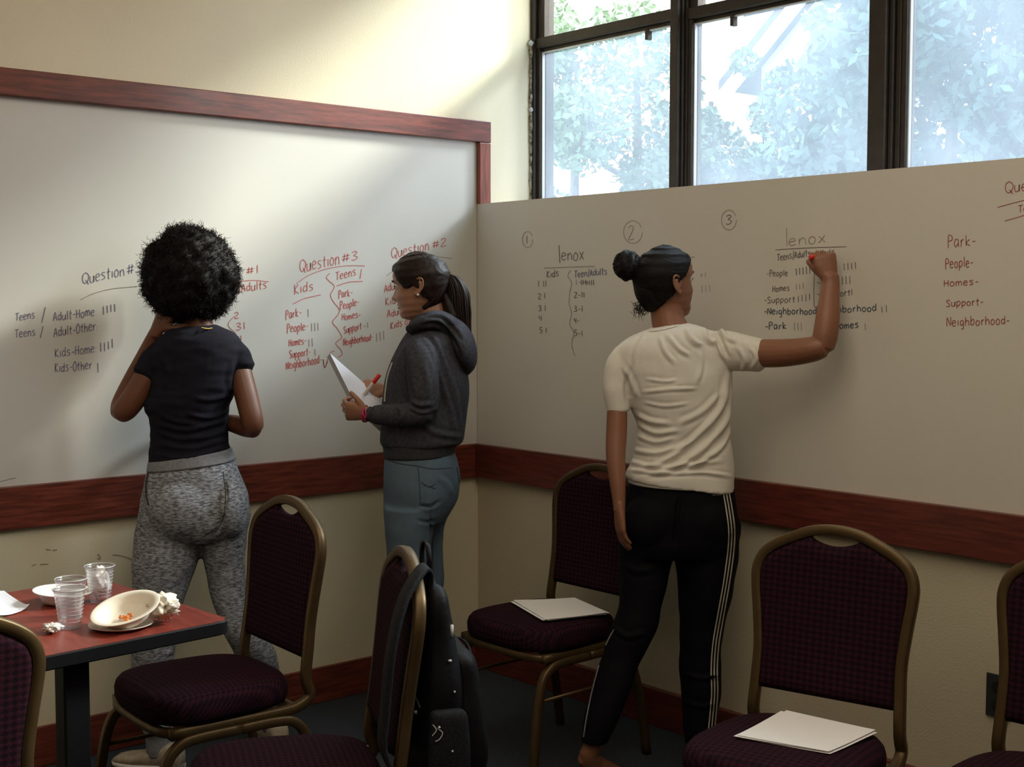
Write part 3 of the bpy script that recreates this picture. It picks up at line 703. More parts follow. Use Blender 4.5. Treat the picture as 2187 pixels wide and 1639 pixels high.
f = link('leftover_food', bm, 'food2', pt, smooth=True)
lp = PL(238, 1333, 2, TT+.005)-pc; f.location = (lp.x+.01, lp.y-.004, -.001); f['label'] = 'dark crumbs'
b2 = bowl('off-white pulp bowl with orange leftovers tilted on the small plate, nearest bowl', pc+RT*.018-FH*.004+Vector((0, 0, .019)), math.radians(19), (RT*.85-FH*.45).normalized(), rim=.079, h=.031)
b1 = bowl('white pulp bowl behind the two front cups', PL(133, 1288, 2, TT)+Vector((0, 0, .002)), math.radians(4), FH, rim=.072, h=.03, food=False, m='pulp_w')

def sheet(c4, label, group, m='paper', z=0, curl=.004, seed=0):
    "sheet from its four corners (px,py) at height z"
    cs = [PL(a, b, 2, z) for a, b in c4]; bm = BM(); n = 8; g = []
    rr = random.Random(seed); ph = rr.uniform(0, 6)
    for j in range(n+1):
        row = []
        for i in range(n+1):
            u, v = i/n, j/n
            p = cs[0]*(1-u)*(1-v)+cs[1]*u*(1-v)+cs[2]*u*v+cs[3]*(1-u)*v
            e = (abs(u-.5)*2)**4+(abs(v-.5)*2)**4
            p = p + Vector((0, 0, .0008*math.sin(ph+u*5)+curl*e*(.5+.5*math.sin(ph+3*u+2*v))))
            row.append(p)
        g.append(row)
    c = sum(cs, Vector())/4
    T = [[bm.verts.new(p-c+Vector((0, 0, .0003))) for p in r] for r in g]; B = [[bm.verts.new(p-c-Vector((0, 0, .0003))) for p in r] for r in g]
    for j in range(n):
        for i in range(n):
            bm.faces.new((T[j][i], T[j][i+1], T[j+1][i+1], T[j+1][i])); bm.faces.new((B[j][i], B[j+1][i], B[j+1][i+1], B[j][i+1]))
    for i in range(n):
        for (a, b) in (((0, i), (0, i+1)), ((n, i+1), (n, i)), ((i+1, 0), (i, 0)), ((i, n), (i+1, n))):
            bm.faces.new((T[a[0]][a[1]], B[a[0]][a[1]], B[b[0]][b[1]], T[b[0]][b[1]]))
    o = link('sheet_of_paper', recalc(bm), m, smooth=False); o.location = c
    return tag(o, label, 'paper', group)
def jit(c4, dx, dy, rot):
    cx = sum(a for a, b in c4)/4; cy = sum(b for a, b in c4)/4; out = []
    for a, b in c4:
        x, y = a-cx, (b-cy)*3.0
        out.append((cx+dx+x*math.cos(rot)-y*math.sin(rot), cy+dy+(x*math.sin(rot)+y*math.cos(rot))/3.0))
    return out
A1 = [(1096, 1284), (1227, 1277), (1299, 1309), (1165, 1325)]
for k, (dx, dy, r) in enumerate([(-4, 3, .03), (3, 2, -.02), (-6, 1.5, .00), (0, 0, 0)]):
    sheet(jit(A1, dx, dy, r), 'topmost white sheet on the corner chair seat' if k == 3 else 'white sheet in the stack on the corner chair seat, partly covered', 'sheets on the corner chair', z=.4895+k*.0022, seed=k, curl=.001)
A2 = [(1574, 1572), (1680, 1519), (1870, 1562), (1770, 1606)]
for k, (dx, dy, r) in enumerate([(4, 5, .01), (-8, 1, -.03), (0, 0, 0)]):
    sheet(jit(A2, dx, dy, r), 'topmost white sheet on the seat of the chair right of the woman in white' if k == 2 else 'white sheet under the topmost one on the seat right of the woman in white', 'sheets on the right chair', z=.4895+k*.0022, seed=10+k, curl=.001)
sheet([(-60, 1270), (9, 1263), (63, 1303), (-10, 1320)], 'white sheet of paper lying at the left end of the table', None or 'sheet on the table', m='paper2', z=TT+.003, curl=.012, seed=3)
# ------------------------------------------------------------------ outdoors
structo('ground', (-30, 14, .6, 40, -.6, -.5), mat('lawn', (.10, .16, .06), .9, col2=(.06, .09, .03), nscale=3), label='grass outside the windows')
M['leaf_a'] = mat('green_leaves', (.22, .31, .19), .6, col2=(.10, .17, .11), nscale=1.5)
M['leaf_b'] = mat('grey_green_leaves', (.20, .27, .19), .6, col2=(.10, .14, .12), nscale=1.5)
M['leaf_c'] = mat('blue_green_leaves', (.10, .19, .15), .6, col2=(.04, .09, .09), nscale=1.2)
M['leaf_d'] = mat('yellowing_leaves', (.36, .33, .18), .6, col2=(.2, .2, .12), nscale=2)
M['bark'] = mat('grey_bark', (.11, .085, .07), .8, noise=.4, nscale=12, bump=.4)
M['siding'] = mat('white_siding', (.85, .85, .86), .6, noise=.03)
M['roof'] = mat('grey_shingle_roof', (.10, .10, .115), .8, noise=.3, nscale=8)
M['brick'] = mat('red_brick', (.36, .115, .09), .8, noise=.3, nscale=9, bump=.3)
M['mortar'] = mat('pale_mortar', (.55, .50, .46), .9, noise=.1)
def leaves(name, blobs, n, size, m, parent, seed, flat=1.0):
    rr = np.random.RandomState(seed); V = []; F = []
    wts = np.array([b[3]**2 for b in blobs]); wts = wts/wts.sum()
    ks = rr.choice(len(blobs), n, p=wts)
    dirs = rr.normal(size=(n, 3)); dirs /= np.linalg.norm(dirs, axis=1)[:, None]
    rad = rr.uniform(.45, 1.05, n)**.6
    C = np.array([b[:3] for b in blobs])[ks] + dirs*(np.array([b[3] for b in blobs])[ks]*rad)[:, None]*np.array([1, 1, flat])
    a = rr.normal(size=(n, 3)); a /= np.linalg.norm(a, axis=1)[:, None]
    b = np.cross(a, rr.normal(size=(n, 3))); b /= np.linalg.norm(b, axis=1)[:, None]
    s = size*rr.uniform(.6, 1.3, n)[:, None]
    V = np.stack([C-a*s, C+b*s*.5, C+a*s, C-b*s*.5], 1).reshape(-1, 3)
    me = bpy.data.meshes.new(name)
    me.from_pydata(V.tolist(), [], [(4*i, 4*i+1, 4*i+2, 4*i+3) for i in range(n)])
    o = link(name, me, m, parent); o['kind'] = 'stuff'; return o
def tree(label, base, h, spread, nblob, nleaf, lsize, m, seed, trunks=1, low=.25, crown=None, tr=.09):
    rr = random.Random(seed)
    t = root('tree', label, 'tree', base); blobs = []
    for k in range(trunks):
        bm = BM(); ang = rr.uniform(0, 6.28); q = spread*.25*(1 if trunks > 1 else .2)
        top = Vector((math.cos(ang)*q*1.5, math.sin(ang)*q, h*.9))
        st = Vector((rr.uniform(-.2, .2), rr.uniform(-.2, .2), 0)) if trunks > 1 else Vector()
        pts = vcr([st, st*.9+top*.3+Vector((rr.uniform(-.1, .1), 0, 0)), top*.65, top], 4)
        tube(bm, pts, [tr*(1-.8*i/len(pts)) for i in range(len(pts))], n=7)
        link('trunk', recalc(bm), 'bark', t)
        for _ in range(max(2, 10//trunks)):
            f = rr.uniform(low+.05, .85); p = pts[int(f*(len(pts)-1))]; a = rr.uniform(0, 6.28); L = spread*rr.uniform(.5, .95)*(1.1-f*.5)
            e = p + Vector((math.cos(a)*L, math.sin(a)*L, L*rr.uniform(.2, .7)))
            bm = BM(); mid = (p+e)/2+Vector((0, 0, -.08))
            tube(bm, vcr([p, mid, e], 4), [tr*.35, tr*.33, tr*.3, tr*.27, tr*.25, tr*.2, tr*.17, tr*.12, tr*.06], n=5)
            link('branch', recalc(bm), 'bark', t)
            blobs.append((e.x, e.y, e.z, spread*rr.uniform(.22, .38)))
    for _ in range(nblob):
        a = rr.uniform(0, 6.28); q = spread*math.sqrt(rr.uniform(0, 1)); z = h*rr.uniform(low, 1.0)
        f = 1-abs((z/h-.55)/.6)**2*.6
        blobs.append((q*math.cos(a)*f, q*math.sin(a)*f, z, spread*rr.uniform(.16, .34)))
    leaves('foliage', blobs, nleaf, lsize, m, t, seed)
    return t
def g(px, y): p = PL(px, 400, 1, y); return (p.x, y, -.5)
tree('green tree seen through the left window pane', g(1215, 4.6), 4.5, 1.2, 30, 19000, .045, 'leaf_a', 21)
tree('grey-green open branched tree at the right of the left pane', g(1375, 6.0), 4.7, 1.15, 13, 12000, .045, 'leaf_b', 5, tr=.11)
tree('bright green tree at the left of the middle pane', g(1525, 6.4), 4.3, .75, 16, 11000, .045, 'leaf_a', 9)
tree('slender many-stemmed shrub in front of the white house', g(1672, 6.6), 4.0, .7, 4, 2600, .04, 'leaf_b', 14, trunks=9, tr=.035)
tree('leafy tree in front of the white house at the right of the middle pane', g(1785, 6.0), 4.9, .7, 14, 9000, .045, 'leaf_b', 17, trunks=4, tr=.05)
tree('dense blue-green tree filling the right pane', g(2010, 4.2), 4.4, 1.05, 40, 26000, .05, 'leaf_c', 31)
tree('dense tree at the far right edge of the right pane', g(2170, 4.8), 4.8, 1.15, 36, 22000, .05, 'leaf_c', 33)
# low hedges behind the sill
for i, (px, y, lab, m_) in enumerate(((1290, 7.6, 'low green hedge behind the left pane', 'leaf_a'), (1545, 7.4, 'low yellowing bush behind the middle pane', 'leaf_d'), (1760, 7.8, 'low grey-green hedge below the white house', 'leaf_b'))):
    c = g(px, y); t = root('hedge', lab, 'hedge', c); rr = random.Random(50+i)
    leaves('foliage', [(rr.uniform(-1.3, 1.3), rr.uniform(-.4, .4), rr.uniform(.3, 2.5 if i == 2 else 2.9), rr.uniform(.3, .5)) for _ in range(24)], 9000, .045, m_, t, 60+i)
# white gabled house
YH = 9.0
hs = root('house', 'white gabled house behind the shrubs in the middle window pane', 'house', (0, YH, -.5))
def hp(px, py, y=YH): p = PL(px, py, 1, y); return (p.x, p.z+.5)
e0 = hp(1612, 165); e1 = hp(1745, 0); sl_ = (e1[1]-e0[1])/(e1[0]-e0[0])
xr = e0[0]+3.2; pk = e0[1]+sl_*3.2; x2 = xr+3.2
def slab(poly, y0, y1, name, m):
    bm = BM(); a = [bm.verts.new((x, y0, z)) for x, z in poly]; b = [bm.verts.new((x, y1, z)) for x, z in poly]; n = len(poly)
    bm.faces.new(a); bm.faces.new(list(reversed(b)))
    for k in range(n): bm.faces.new((a[k], b[k], b[(k+1) % n], a[(k+1) % n]))
    return link(name, recalc(bm), m, hs)
slab([(e0[0]+.1, 0), (x2-.1, 0), (x2-.1, e0[1]), (xr, pk), (e0[0]+.1, e0[1]+.1)], .0, 6, 'gable_wall', 'siding')
for (xa, za, xb, zb) in ((e0[0]-.25, e0[1]-.25*sl_, xr, pk), (x2+.25, e0[1]-.25*sl_, xr, pk)):
    slab([(xa, za+.06), (xb, zb+.06), (xb, zb+.16), (xa, za+.16)], -.35, 6.1, 'roof_slope', 'roof')
    slab([(xa, za-.14), (xb, zb-.14), (xb, zb+.06), (xa, za+.06)], -.34, -.28, 'bargeboard', 'siding')
wx, wz = hp(1700, 120)
slab([(wx+.3, wz-.9), (wx+1.0, wz-.9), (wx+1.0, wz+.1), (wx+.3, wz+.1)], -.02, .02, 'window', 'roof')
# neighbouring house, upper floor with dark roof seen above
h2 = root('house', 'pale house with dark roof higher up behind the gable', 'house', (0, 13.5, -.5))
p0 = PL(1520, 120, 1, 13.5); p1 = PL(1605, 40, 1, 13.5); p2_ = PL(1720, 40, 1, 13.5)
boxo('wall', (p0.x, p2_.x+2, 0, 5, 0, p1.z+.3), 'siding', h2)
boxo('eave', (p1.x-.3, p2_.x+2.2, -.5, 5, p1.z+.3, p1.z+.42), 'siding', h2)
boxo('roof', (p1.x, p2_.x+2, -.2, 5, p1.z+.42, p1.z+2.0), 'roof', h2)
# brick wing beside the left pane
bw = root('brick_pier', 'red brick pier outside the left edge of the left window', 'brick wall', (0, .43, 1.6))
bw_x = PL(1178, 300, 1, .535).x
boxo('mortar_core', (bw_x-.40, bw_x-.006, .004, .100, -2.1, 2.4), 'mortar', bw)
def brick_mesh(l, d, h):
    bm = BM(); box(bm, 0, l, 0, d, 0, h, bev=.003); me = bpy.data.meshes.new('brick'); bm.to_mesh(me); bm.free(); me.materials.append(M['brick']); return me
bmesh_a = brick_mesh(.195, .095, .057)
for r in range(28):
    for k in range(2):
        o = bpy.data.objects.new('brick', bmesh_a); COL.objects.link(o); o.parent = bw
        o.location = (bw_x-.195-k*.205-(.10 if r % 2 else 0)+(.10 if r % 2 else 0), 0+R_.uniform(-.002, .002), r*.067)
# unseen brick building added right of the trees to cut off low sky
h3 = root('sky_blocker', 'unseen red brick building across the lawn beyond the right panes', 'sky_blocker', (7.5, 10, -.5))
boxo('wall', (-6.0, 8, 0, 5, 0, 6.6), 'brick', h3)
boxo('parapet', (-6.1, 8.1, -.1, 5.1, 6.6, 6.9), 'mortar', h3)
for k in range(6):
    boxo('window', (-5+k*2.2, -3.8+k*2.2, -.03, .02, 3.2, 4.8), 'roof', h3)
# ------------------------------------------------------------------ figure tools
def px2m(r, d): return r*d/FPX
def fuse(bms, voxel, smooth=4, fac=.5):
    "weld overlapping closed pieces into one continuous skin"
    if isinstance(bms, bmesh.types.BMesh): bms = [bms]
    me = bpy.data.meshes.new('tmp'); big = BM()
    for b in bms:
        recalc(b); t_ = bpy.data.meshes.new('t'); b.to_mesh(t_); b.free(); big.from_mesh(t_); bpy.data.meshes.remove(t_)
    big.to_mesh(me); big.free()
    o = bpy.data.objects.new('tmp', me); COL.objects.link(o)
    r = o.modifiers.new('r', 'REMESH'); r.mode = 'VOXEL'; r.voxel_size = voxel; r.adaptivity = 0
    if smooth:
        s = o.modifiers.new('s', 'SMOOTH'); s.factor = fac; s.iterations = smooth
    dg = bpy.context.evaluated_depsgraph_get(); dg.update()
    out = bpy.data.meshes.new_from_object(o.evaluated_get(dg)); bpy.data.objects.remove(o); bpy.data.meshes.remove(me)
    out.polygons.foreach_set('use_smooth', [True]*len(out.polygons)); return out
def limb(bm, pts, flat=1.0, up=None, k=5, n=18, exp=2.0, shrink=0):
    "tapered limb through (px, py, depth, radius px)"
    q = cr(pts, k)
    P3 = [P(a, b, d) for a, b, d, r in q]
    if up is None:
        t = P3[-1]-P3[0]; up = UP.copy() if abs(t.dot(RT)) > abs(t.dot(UP)) else RT.copy()
    rad = [max(.002, px2m(r, d)-shrink) for a, b, d, r in q]
    c = [P3[0]-(P3[1]-P3[0]).normalized()*rad[0]*.35] + P3 + [P3[-1]+(P3[-1]-P3[-2]).normalized()*rad[-1]*.35]
    tube(bm, c, [rad[0]*.6]+rad+[rad[-1]*.6], n=n, up=up, flat=flat, exp=exp)
def ringpts(xl, yl, xr, yr, d, th, n=36, exp=2.3, shrink=0, dz=0, yaw=0):
    a = P(xl, yl, d); b = P(xr, yr, d); c = (a+b)/2; u = (b-a)/2
    u = u.normalized()*(u.length-shrink); v = FH*(th/2-shrink)
    out = []
    for k in range(n):
        t = 2*PI*k/n; cc, ss = math.cos(t), math.sin(t)
        cc = math.copysign(abs(cc)**(2/exp), cc); ss = math.copysign(abs(ss)**(2/exp), ss)
        out.append(c + u*cc + v*ss)
    return out
def trunk(bm, rows, k=4, exp=2.3, shrink=0):
    "rows (xl, yl, xr, yr, depth, thickness)"
    loft(bm, [ringpts(*q, exp=exp, shrink=shrink) for q in cr(rows, k)])
def leg(bm, rows, k=4, ratio=1.0, shrink=0, exp=2.1):
    "rows (xl, xr, y, depth)"
    trunk(bm, [(xl, y, xr, y, d, px2m(xr-xl, d)*ratio) for xl, xr, y, d in rows], k, exp, shrink)
def blob(bm, px, py, d, rx, ry, rz, seg=20):
    "ellipsoid with px radii in view plane, depth radius rz px"
    c = P(px, py, d); r = bmesh.ops.create_uvsphere(bm, u_segments=seg, v_segments=seg//2+2, radius=1)
    for v in r['verts']:
        x, y, z = v.co; v.co = c + RT*(x*px2m(rx, d)) + UP*(z*px2m(ry, d)) + FH*(y*px2m(rz, d))
def hand(bm, wrist, d, n, side, curls, sc=.93, thumb=(.75, .45, -.25), thumb_curl=25, spread=.04):
    "palm and five fingers; d towards the fingers, n out of the back of the hand, side=+1: thumb towards d x n"
    d = d.normalized(); n = (n - d*n.dot(d)).normalized(); s = d.cross(n)*side
    rows = []
    for t, w, h, off in ((-.25, .020, .017, 0), (0, .024, .0175, 0), (.25, .031, .017, .002), (.6, .038, .0155, .003), (.9, .040, .013, .001), (1.0, .037, .010, 0)):
        c = wrist + d*(.086*sc*t) + s*(off*sc); ring = []
        for k in range(20):
            a = 2*PI*k/20; cc, ss = math.cos(a), math.sin(a)
            ring.append(c + s*(math.copysign(abs(cc)**.8, cc)*w*sc) + n*(ss*h*sc))
        rows.append(ring)
    loft(bm, rows)
    for i, (off, ln, rr, st) in enumerate(((.029, .072, .0086, .97), (.010, .080, .0088, 1.0), (-.010, .074, .0083, .97), (-.028, .058, .0074, .90))):
        dirv = (d + s*(spread*(1.5-i))).normalized(); p = wrist + d*(.086*sc*st*.93) + s*(off*sc); pts = [p - dirv*.02*sc, p]; ang = 0
        cu = curls[i] if isinstance(curls[0], (list, tuple)) else curls
        for seg_, a in zip((.46, .30, .24), cu):
            ang += math.radians(a); v = dirv*math.cos(ang) - n*math.sin(ang)
            pts.append(pts[-1] + v*(ln*sc*seg_*.5)); pts.append(pts[-1] + v*(ln*sc*seg_*.5))
        rad = [rr*sc*f for f in (1.05, 1.05, 1.0, 1.02, .92, .95, .85, .62)]
        tube(bm, pts, rad[:len(pts)], n=10, up=n)
        e = pts[-1]; r = bmesh.ops.create_icosphere(bm, subdivisions=1, radius=rad[len(pts)-1]*1.05)
        for v_ in r['verts']: v_.co += e
    tv = (s*thumb[0] + d*thumb[1] + n*thumb[2]).normalized(); p = wrist + d*.016*sc + s*.016*sc
    a = math.radians(thumb_curl); tv2 = (tv*math.cos(a) + d*math.sin(a)*.8 - n*math.sin(a)*.5).normalized()
    pts = [p, p+tv*.026*sc, p+tv*.046*sc, p+tv*.046*sc+tv2*.018*sc, p+tv*.046*sc+tv2*.030*sc, p+tv*.046*sc+tv2*.040*sc]
    tube(bm, pts, [.013*sc, .0125*sc, .0105*sc, .0098*sc, .0095*sc, .006*sc], n=10, up=n)
    return s

def interp(t, x):
    if x <= t[0][0]: return t[0][1]
    for (a, b), (c, e) in zip(t[:-1], t[1:]):
        if x <= c:
            f = (x-a)/(c-a); f = f*f*(3-2*f); return b+(e-b)*f
    return t[-1][1]
FR = [(-.118, .020), (-.112, .055), (-.100, .078), (-.085, .084), (-.066, .082), (-.050, .086), (-.030, .088), (-.010, .084), (.010, .084), (.028, .092), (.050, .092), (.075, .080), (.095, .055), (.108, .028), (.115, .0)]
BK = [(-.118, .0), (-.100, -.010), (-.080, -.030), (-.055, -.058), (-.030, -.080), (.0, -.096), (.030, -.101), (.060, -.092), (.085, -.068), (.103, -.036), (.115, .0)]
WI = [(-.118, .010), (-.110, .026), (-.095, .040), (-.075, .052), (-.050, .061), (-.025, .067), (.0, .071), (.030, .074), (.055, .071), (.080, .057), (.100, .034), (.110, .016), (.115, .0)]
def head_surface(NT=96, NZ=90):
    "returns grid of local points (x right, y forward, z up) and (theta, z)"
    rows = []
    for j in range(NZ+1):
        u = -1+2*j/NZ; z = -.0015 + .1165*math.sin(u*PI/2)
        f, b, w = interp(FR, z), interp(BK, z), interp(WI, z); cy = (f+b)/2; ry = (f-b)/2
        row = []
        for i in range(NT):
            a = 2*PI*i/NT; cc, ss = math.sin(a), math.cos(a)          # a=0 -> front
            ex = 2.25; k = (abs(cc)**ex+abs(ss)**ex)**(-1/ex)
            x = w*cc*k; y = cy+ry*ss*k
            if ss > 0:
                ax = abs(x)
                g = lambda x0, z0, sx_, sz_: math.exp(-((ax-x0)/sx_)**2-((z-z0)/sz_)**2)
                # nose: bridge to tip
                if -.05 < z < .03:
                    t = max(0, min(1, (.022-z)/.050)); hgt = .003+.022*t**1.3
                    if z < -.028: hgt *= max(0, 1-((-.028-z)/.016)**1.5)
                    y += hgt*math.exp(-(ax/(.007+.0065*t))**2)
                y += .006*g(.013, -.034, .006, .007)                  # nostril wings
                y -= .010*g(.031, .010, .015, .011)                    # eye sockets
                y += .0045*g(.031, .008, .011, .007)                   # lids
                y += .003*g(.030, .027, .020, .006)                    # brows
                y += .006*g(0, -.0535, .018, .0042) + .007*g(0, -.064, .016, .005) - .002*g(0, -.059, .02, .0025)
                y -= .005*g(0, -.076, .022, .006); y += .006*g(0, -.096, .016, .010)
                y += .004*g(.042, -.020, .018, .018)
            row.append((x, y, z))
        rows.append(row)
    return rows
HS = head_surface()
def head_matrix(px, py, d, fdir, pitch=0, roll=0, sc=1.0):
    f = Vector(fdir); f.z = 0; f.normalize(); r = f.cross(Vector((0, 0, 1)))
    m = Matrix(((r.x, f.x, 0, 0), (r.y, f.y, 0, 0), (0, 0, 1, 0), (0, 0, 0, 1)))
    m = m @ Matrix.Rotation(math.radians(pitch), 4, 'X') @ Matrix.Rotation(math.radians(roll), 4, 'Y') @ Matrix.Scale(sc, 4)
    return Matrix.Translation(P(px, py, d)) @ m
def add_head(bm, m):
    n = len(HS[0]); R = [[bm.verts.new(m @ Vector(p)) for p in row] for row in HS[1:-1]]
    for a, b in zip(R[:-1], R[1:]):
        for k in range(n): bm.faces.new((a[k], a[(k+1) % n], b[(k+1) % n], b[k]))
    bm.faces.new(list(reversed(R[0]))); bm.faces.new(R[-1])
def add_ear(bm, m, side):
    "helix, antihelix, bowl and lobe"
    c = Vector((side*.071, -.008, -.004))
    out = Vector((side*.85, -.5, 0)).normalized(); up = Vector((0, -.15, 1)).normalized(); fw = out.cross(up)*side
    fw = Vector((0, 1, .12)).normalized()
    def e(a, b, o): return m @ (c + fw*a + up*b + out*o)
    hx = [(.010, -.004, .000), (.012, .012, .004), (.006, .026, .010), (-.006, .031, .014), (-.015, .024, .017), (-.018, .008, .018), (-.014, -.008, .015), (-.007, -.018, .010), (-.001, -.026, .007), (.005, -.026, .004), (.008, -.018, .001)]
    tube(bm, [e(*p) for p in cr(hx, 4)], .0034*m.median_scale, n=8)
    ah = [(.004, .018, .006), (-.006, .014, .010), (-.009, .002, .011), (-.005, -.008, .008), (.003, -.012, .004)]
    tube(bm, [e(*p) for p in cr(ah, 4)], .003*m.median_scale, n=8)
    rows = []
    for s, o in ((1.0, .006), (.9, .002), (.55, -.003)):
        rows.append([e(-.003+s*.014*math.cos(t), .003+s*.026*math.sin(t), o + (.008 if math.cos(t) < 0 else 0)*s) for t in [2*PI*k/16 for k in range(16)]])
    loft(bm, rows)
def hair_cap(m, mask, off=.008, inner=-.010, groove=.0012, gdir=None):
    "closed cap following the skull; mask(x,y,z) in 0..1"
    bm = BM(); n = len(HS[0]); V = []; NZ = len(HS)
    pts = np.array(HS); c = np.array([0, -.01, .01])
    R = []
    for j in range(1, NZ-1):
        row = []
        for i in range(n):
            p = np.array(HS[j][i]); v = p-c; v /= np.linalg.norm(v)
            w_ = max(0, min(1, mask(*p))); w_ = w_*w_*(3-2*w_)
            g_ = 0
            if groove and gdir: g_ = groove*math.sin(gdir(*p))*w_
            row.append(bm.verts.new(m @ Vector(p + v*(inner + (off-inner)*w_ + g_))))
        R.append(row)
    for a, b in zip(R[:-1], R[1:]):
        for k in range(n): bm.faces.new((a[k], a[(k+1) % n], b[(k+1) % n], b[k]))
    bm.faces.new(list(reversed(R[0]))); bm.faces.new(R[-1]); return recalc(bm)
def toworld(name, me, m, rt, **k):
    if isinstance(me, bmesh.types.BMesh): me.transform(Matrix.Translation(-rt.location))
    else: me.transform(Matrix.Translation(-rt.location))
    return link(name, me, m, rt, smooth=True, **k)
def mesh_np(me):
    n = len(me.vertices); co_ = np.empty(n*3); me.vertices.foreach_get('co', co_); no = np.empty(n*3); me.vertex_normals.foreach_get('vector', no) if hasattr(me, 'vertex_normals') else None
    return co_.reshape(-1, 3), no.reshape(-1, 3)
def folds(me, strokes, facing=True):
    "raise cloth folds along strokes: (points px, width px, height m)"
    co_, no = mesh_np(me); x, y, z = proj(co_)
    disp = np.zeros(len(co_))
    for pts, wd, h in strokes:
        q = np.array(smooth2(pts, 4)); best = np.full(len(co_), 1e9); tt = np.zeros(len(co_))
        for i in range(len(q)-1):
            a, b = q[i], q[i+1]; ab = b-a; L = (ab**2).sum() or 1
            t = np.clip(((x-a[0])*ab[0]+(y-a[1])*ab[1])/L, 0, 1)
            dd = np.hypot(x-a[0]-t*ab[0], y-a[1]-t*ab[1]); m_ = dd < best
            best[m_] = dd[m_]; tt[m_] = (i+t[m_])/(len(q)-1)
        env = np.clip(np.minimum(tt, 1-tt)*5+.15, 0, 1)
        disp += h*env*(np.exp(-(best/wd)**2) - .45*np.exp(-((best-wd*1.7)/(wd*.8))**2))
    if facing:
        tc_ = np.array(CAM)-co_; tc_ /= np.linalg.norm(tc_, axis=1)[:, None]
        disp *= np.clip(((no*tc_).sum(1))*3, 0, 1)
    me.vertices.foreach_set('co', (co_+no*disp[:, None]).ravel()); me.update()
def cloth_noise(me, amp, freq, stretch=(1, 1, 1), seed=0):
    from mathutils import noise
    co_, no = mesh_np(me); out = np.empty(len(co_))
    for i, c in enumerate(co_):
        out[i] = noise.noise(Vector((c[0]*stretch[0]*freq+seed, c[1]*stretch[1]*freq, c[2]*stretch[2]*freq)))
    me.vertices.foreach_set('co', (co_+no*(out*amp)[:, None]).ravel()); me.update()
def bvh(me):
    return BVHTree.FromPolygons([v.co.copy() for v in me.vertices], [tuple(p.vertices) for p in me.polygons])
def on_surface(tree_, px, py, off=.0012, orig=None):
    d = (P(px, py, 1)-CAM).normalized(); h = tree_.ray_cast(CAM, d)
    if h[0] is None: return None
    nn = h[1] if h[1].dot(d) < 0 else -h[1]
    return h[0]+nn*off, nn
def surf_ribbon(bm, tree_, pts, wpx, off=.0012, k=4):
    q = smooth2(pts, k) if len(pts) > 2 else [tuple(np.array(pts[0])*(1-t)+np.array(pts[1])*t) for t in np.linspace(0, 1, 12)]
    prev_ = None
    for i in range(len(q)):
        a = q[max(i-1, 0)]; b = q[min(i+1, len(q)-1)]; l = math.hypot(b[0]-a[0], b[1]-a[1]) or 1
        nx, ny = -(b[1]-a[1])/l*wpx/2, (b[0]-a[0])/l*wpx/2
        s1 = on_surface(tree_, q[i][0]+nx, q[i][1]+ny, off); s2 = on_surface(tree_, q[i][0]-nx, q[i][1]-ny, off); s0 = on_surface(tree_, q[i][0], q[i][1], off*1.6)
        if not (s1 and s2 and s0) or (prev_ and (s0[0]-prev_[3]).length > .06): prev_ = None; continue
        cur = (bm.verts.new(s1[0]), bm.verts.new(s0[0]), bm.verts.new(s2[0]), s0[0])
        if prev_:
            bm.faces.new((prev_[0], cur[0], cur[1], prev_[1])); bm.faces.new((prev_[1], cur[1], cur[2], prev_[2]))
        prev_ = cur
def shoe(rt, loc, dirv, m, L=.25, label=None):
    f = Vector(dirv); f.z = 0; f.normalize(); s = f.cross(Vector((0, 0, 1)))
    def rows(zl, zh, grow=0):
        out = []
        for t, w, h in ((-.02, .018, .045), (0, .028, .075), (.08, .034, .088), (.25, .036, .085), (.42, .040, .066), (.6, .044, .050), (.8, .043, .042), (.93, .033, .034), (1.0, .014, .022)):
            c = Vector(loc)+f*(t*L-.07); h2 = zh if zh else h
            out.append([c + s*(math.copysign(abs(math.cos(a))**.75, math.cos(a))*(w+grow)) + Vector((0, 0, zl+(h2-zl)*(.5+.5*math.copysign(abs(math.sin(a))**.7, math.sin(a))))) for a in [2*PI*k/20 for k in range(20)]])
        return out
    bm = BM(); loft(bm, rows(.012, None)); o = toworld('shoe', recalc(bm), m, rt)
    if label: o['label'] = label
    bm = BM(); loft(bm, rows(0.0, .022, .003)); s_ = link('sole', recalc(bm), M['pulp_w'], o, smooth=True); s_.data.transform(Matrix.Translation(-rt.location))
    for q in range(4):
        t = .22+q*.075; c = Vector(loc)+f*(t*L-.07)+Vector((0, 0, .086-.011*q)); bm = BM()
        tube(bm, vcr([c-s*.022-Vector((0, 0, .008)), c+Vector((0, 0, .003)), c+s*.022-Vector((0, 0, .008))], 4), .0025, n=6)
        l_ = link('lace', bm, M['pulp_w'], o, smooth=True); l_.data.transform(Matrix.Translation(-rt.location))
    return o

M['skin1'] = mat('deep_brown_skin', (.18, .070, .038), .5, noise=.12, nscale=10, bump=.06, bscale=220, sub=.08, bdist=.001)
M['skin2'] = mat('light_brown_skin', (.40, .20, .125), .48, noise=.10, nscale=10, bump=.06, bscale=220, sub=.1, bdist=.001)
M['skin3'] = mat('brown_skin', (.26, .108, .06), .48, noise=.12, nscale=10, bump=.06, bscale=220, sub=.1, bdist=.001)
M['hair'] = mat('black_hair', (.008, .006, .006), .65, noise=.3, nscale=40, spec=.18)
M['hair_b'] = mat('dark_brown_hair', (.024, .012, .009), .5, col2=(.009, .005, .005), nscale=60, spec=.25)
M['black_tee'] = mat('black_jersey', (.014, .014, .022), .9, noise=.2, nscale=60, bump=.15, bscale=400, spec=.12)
M['heather'] = mat('heather_grey_jersey', (.40, .42, .47), .9, col2=(.11, .117, .135), nscale=60, stretch=(1, 1, 4.0), lo=.42, hi=.60, bump=.2, bscale=250, detail=5)
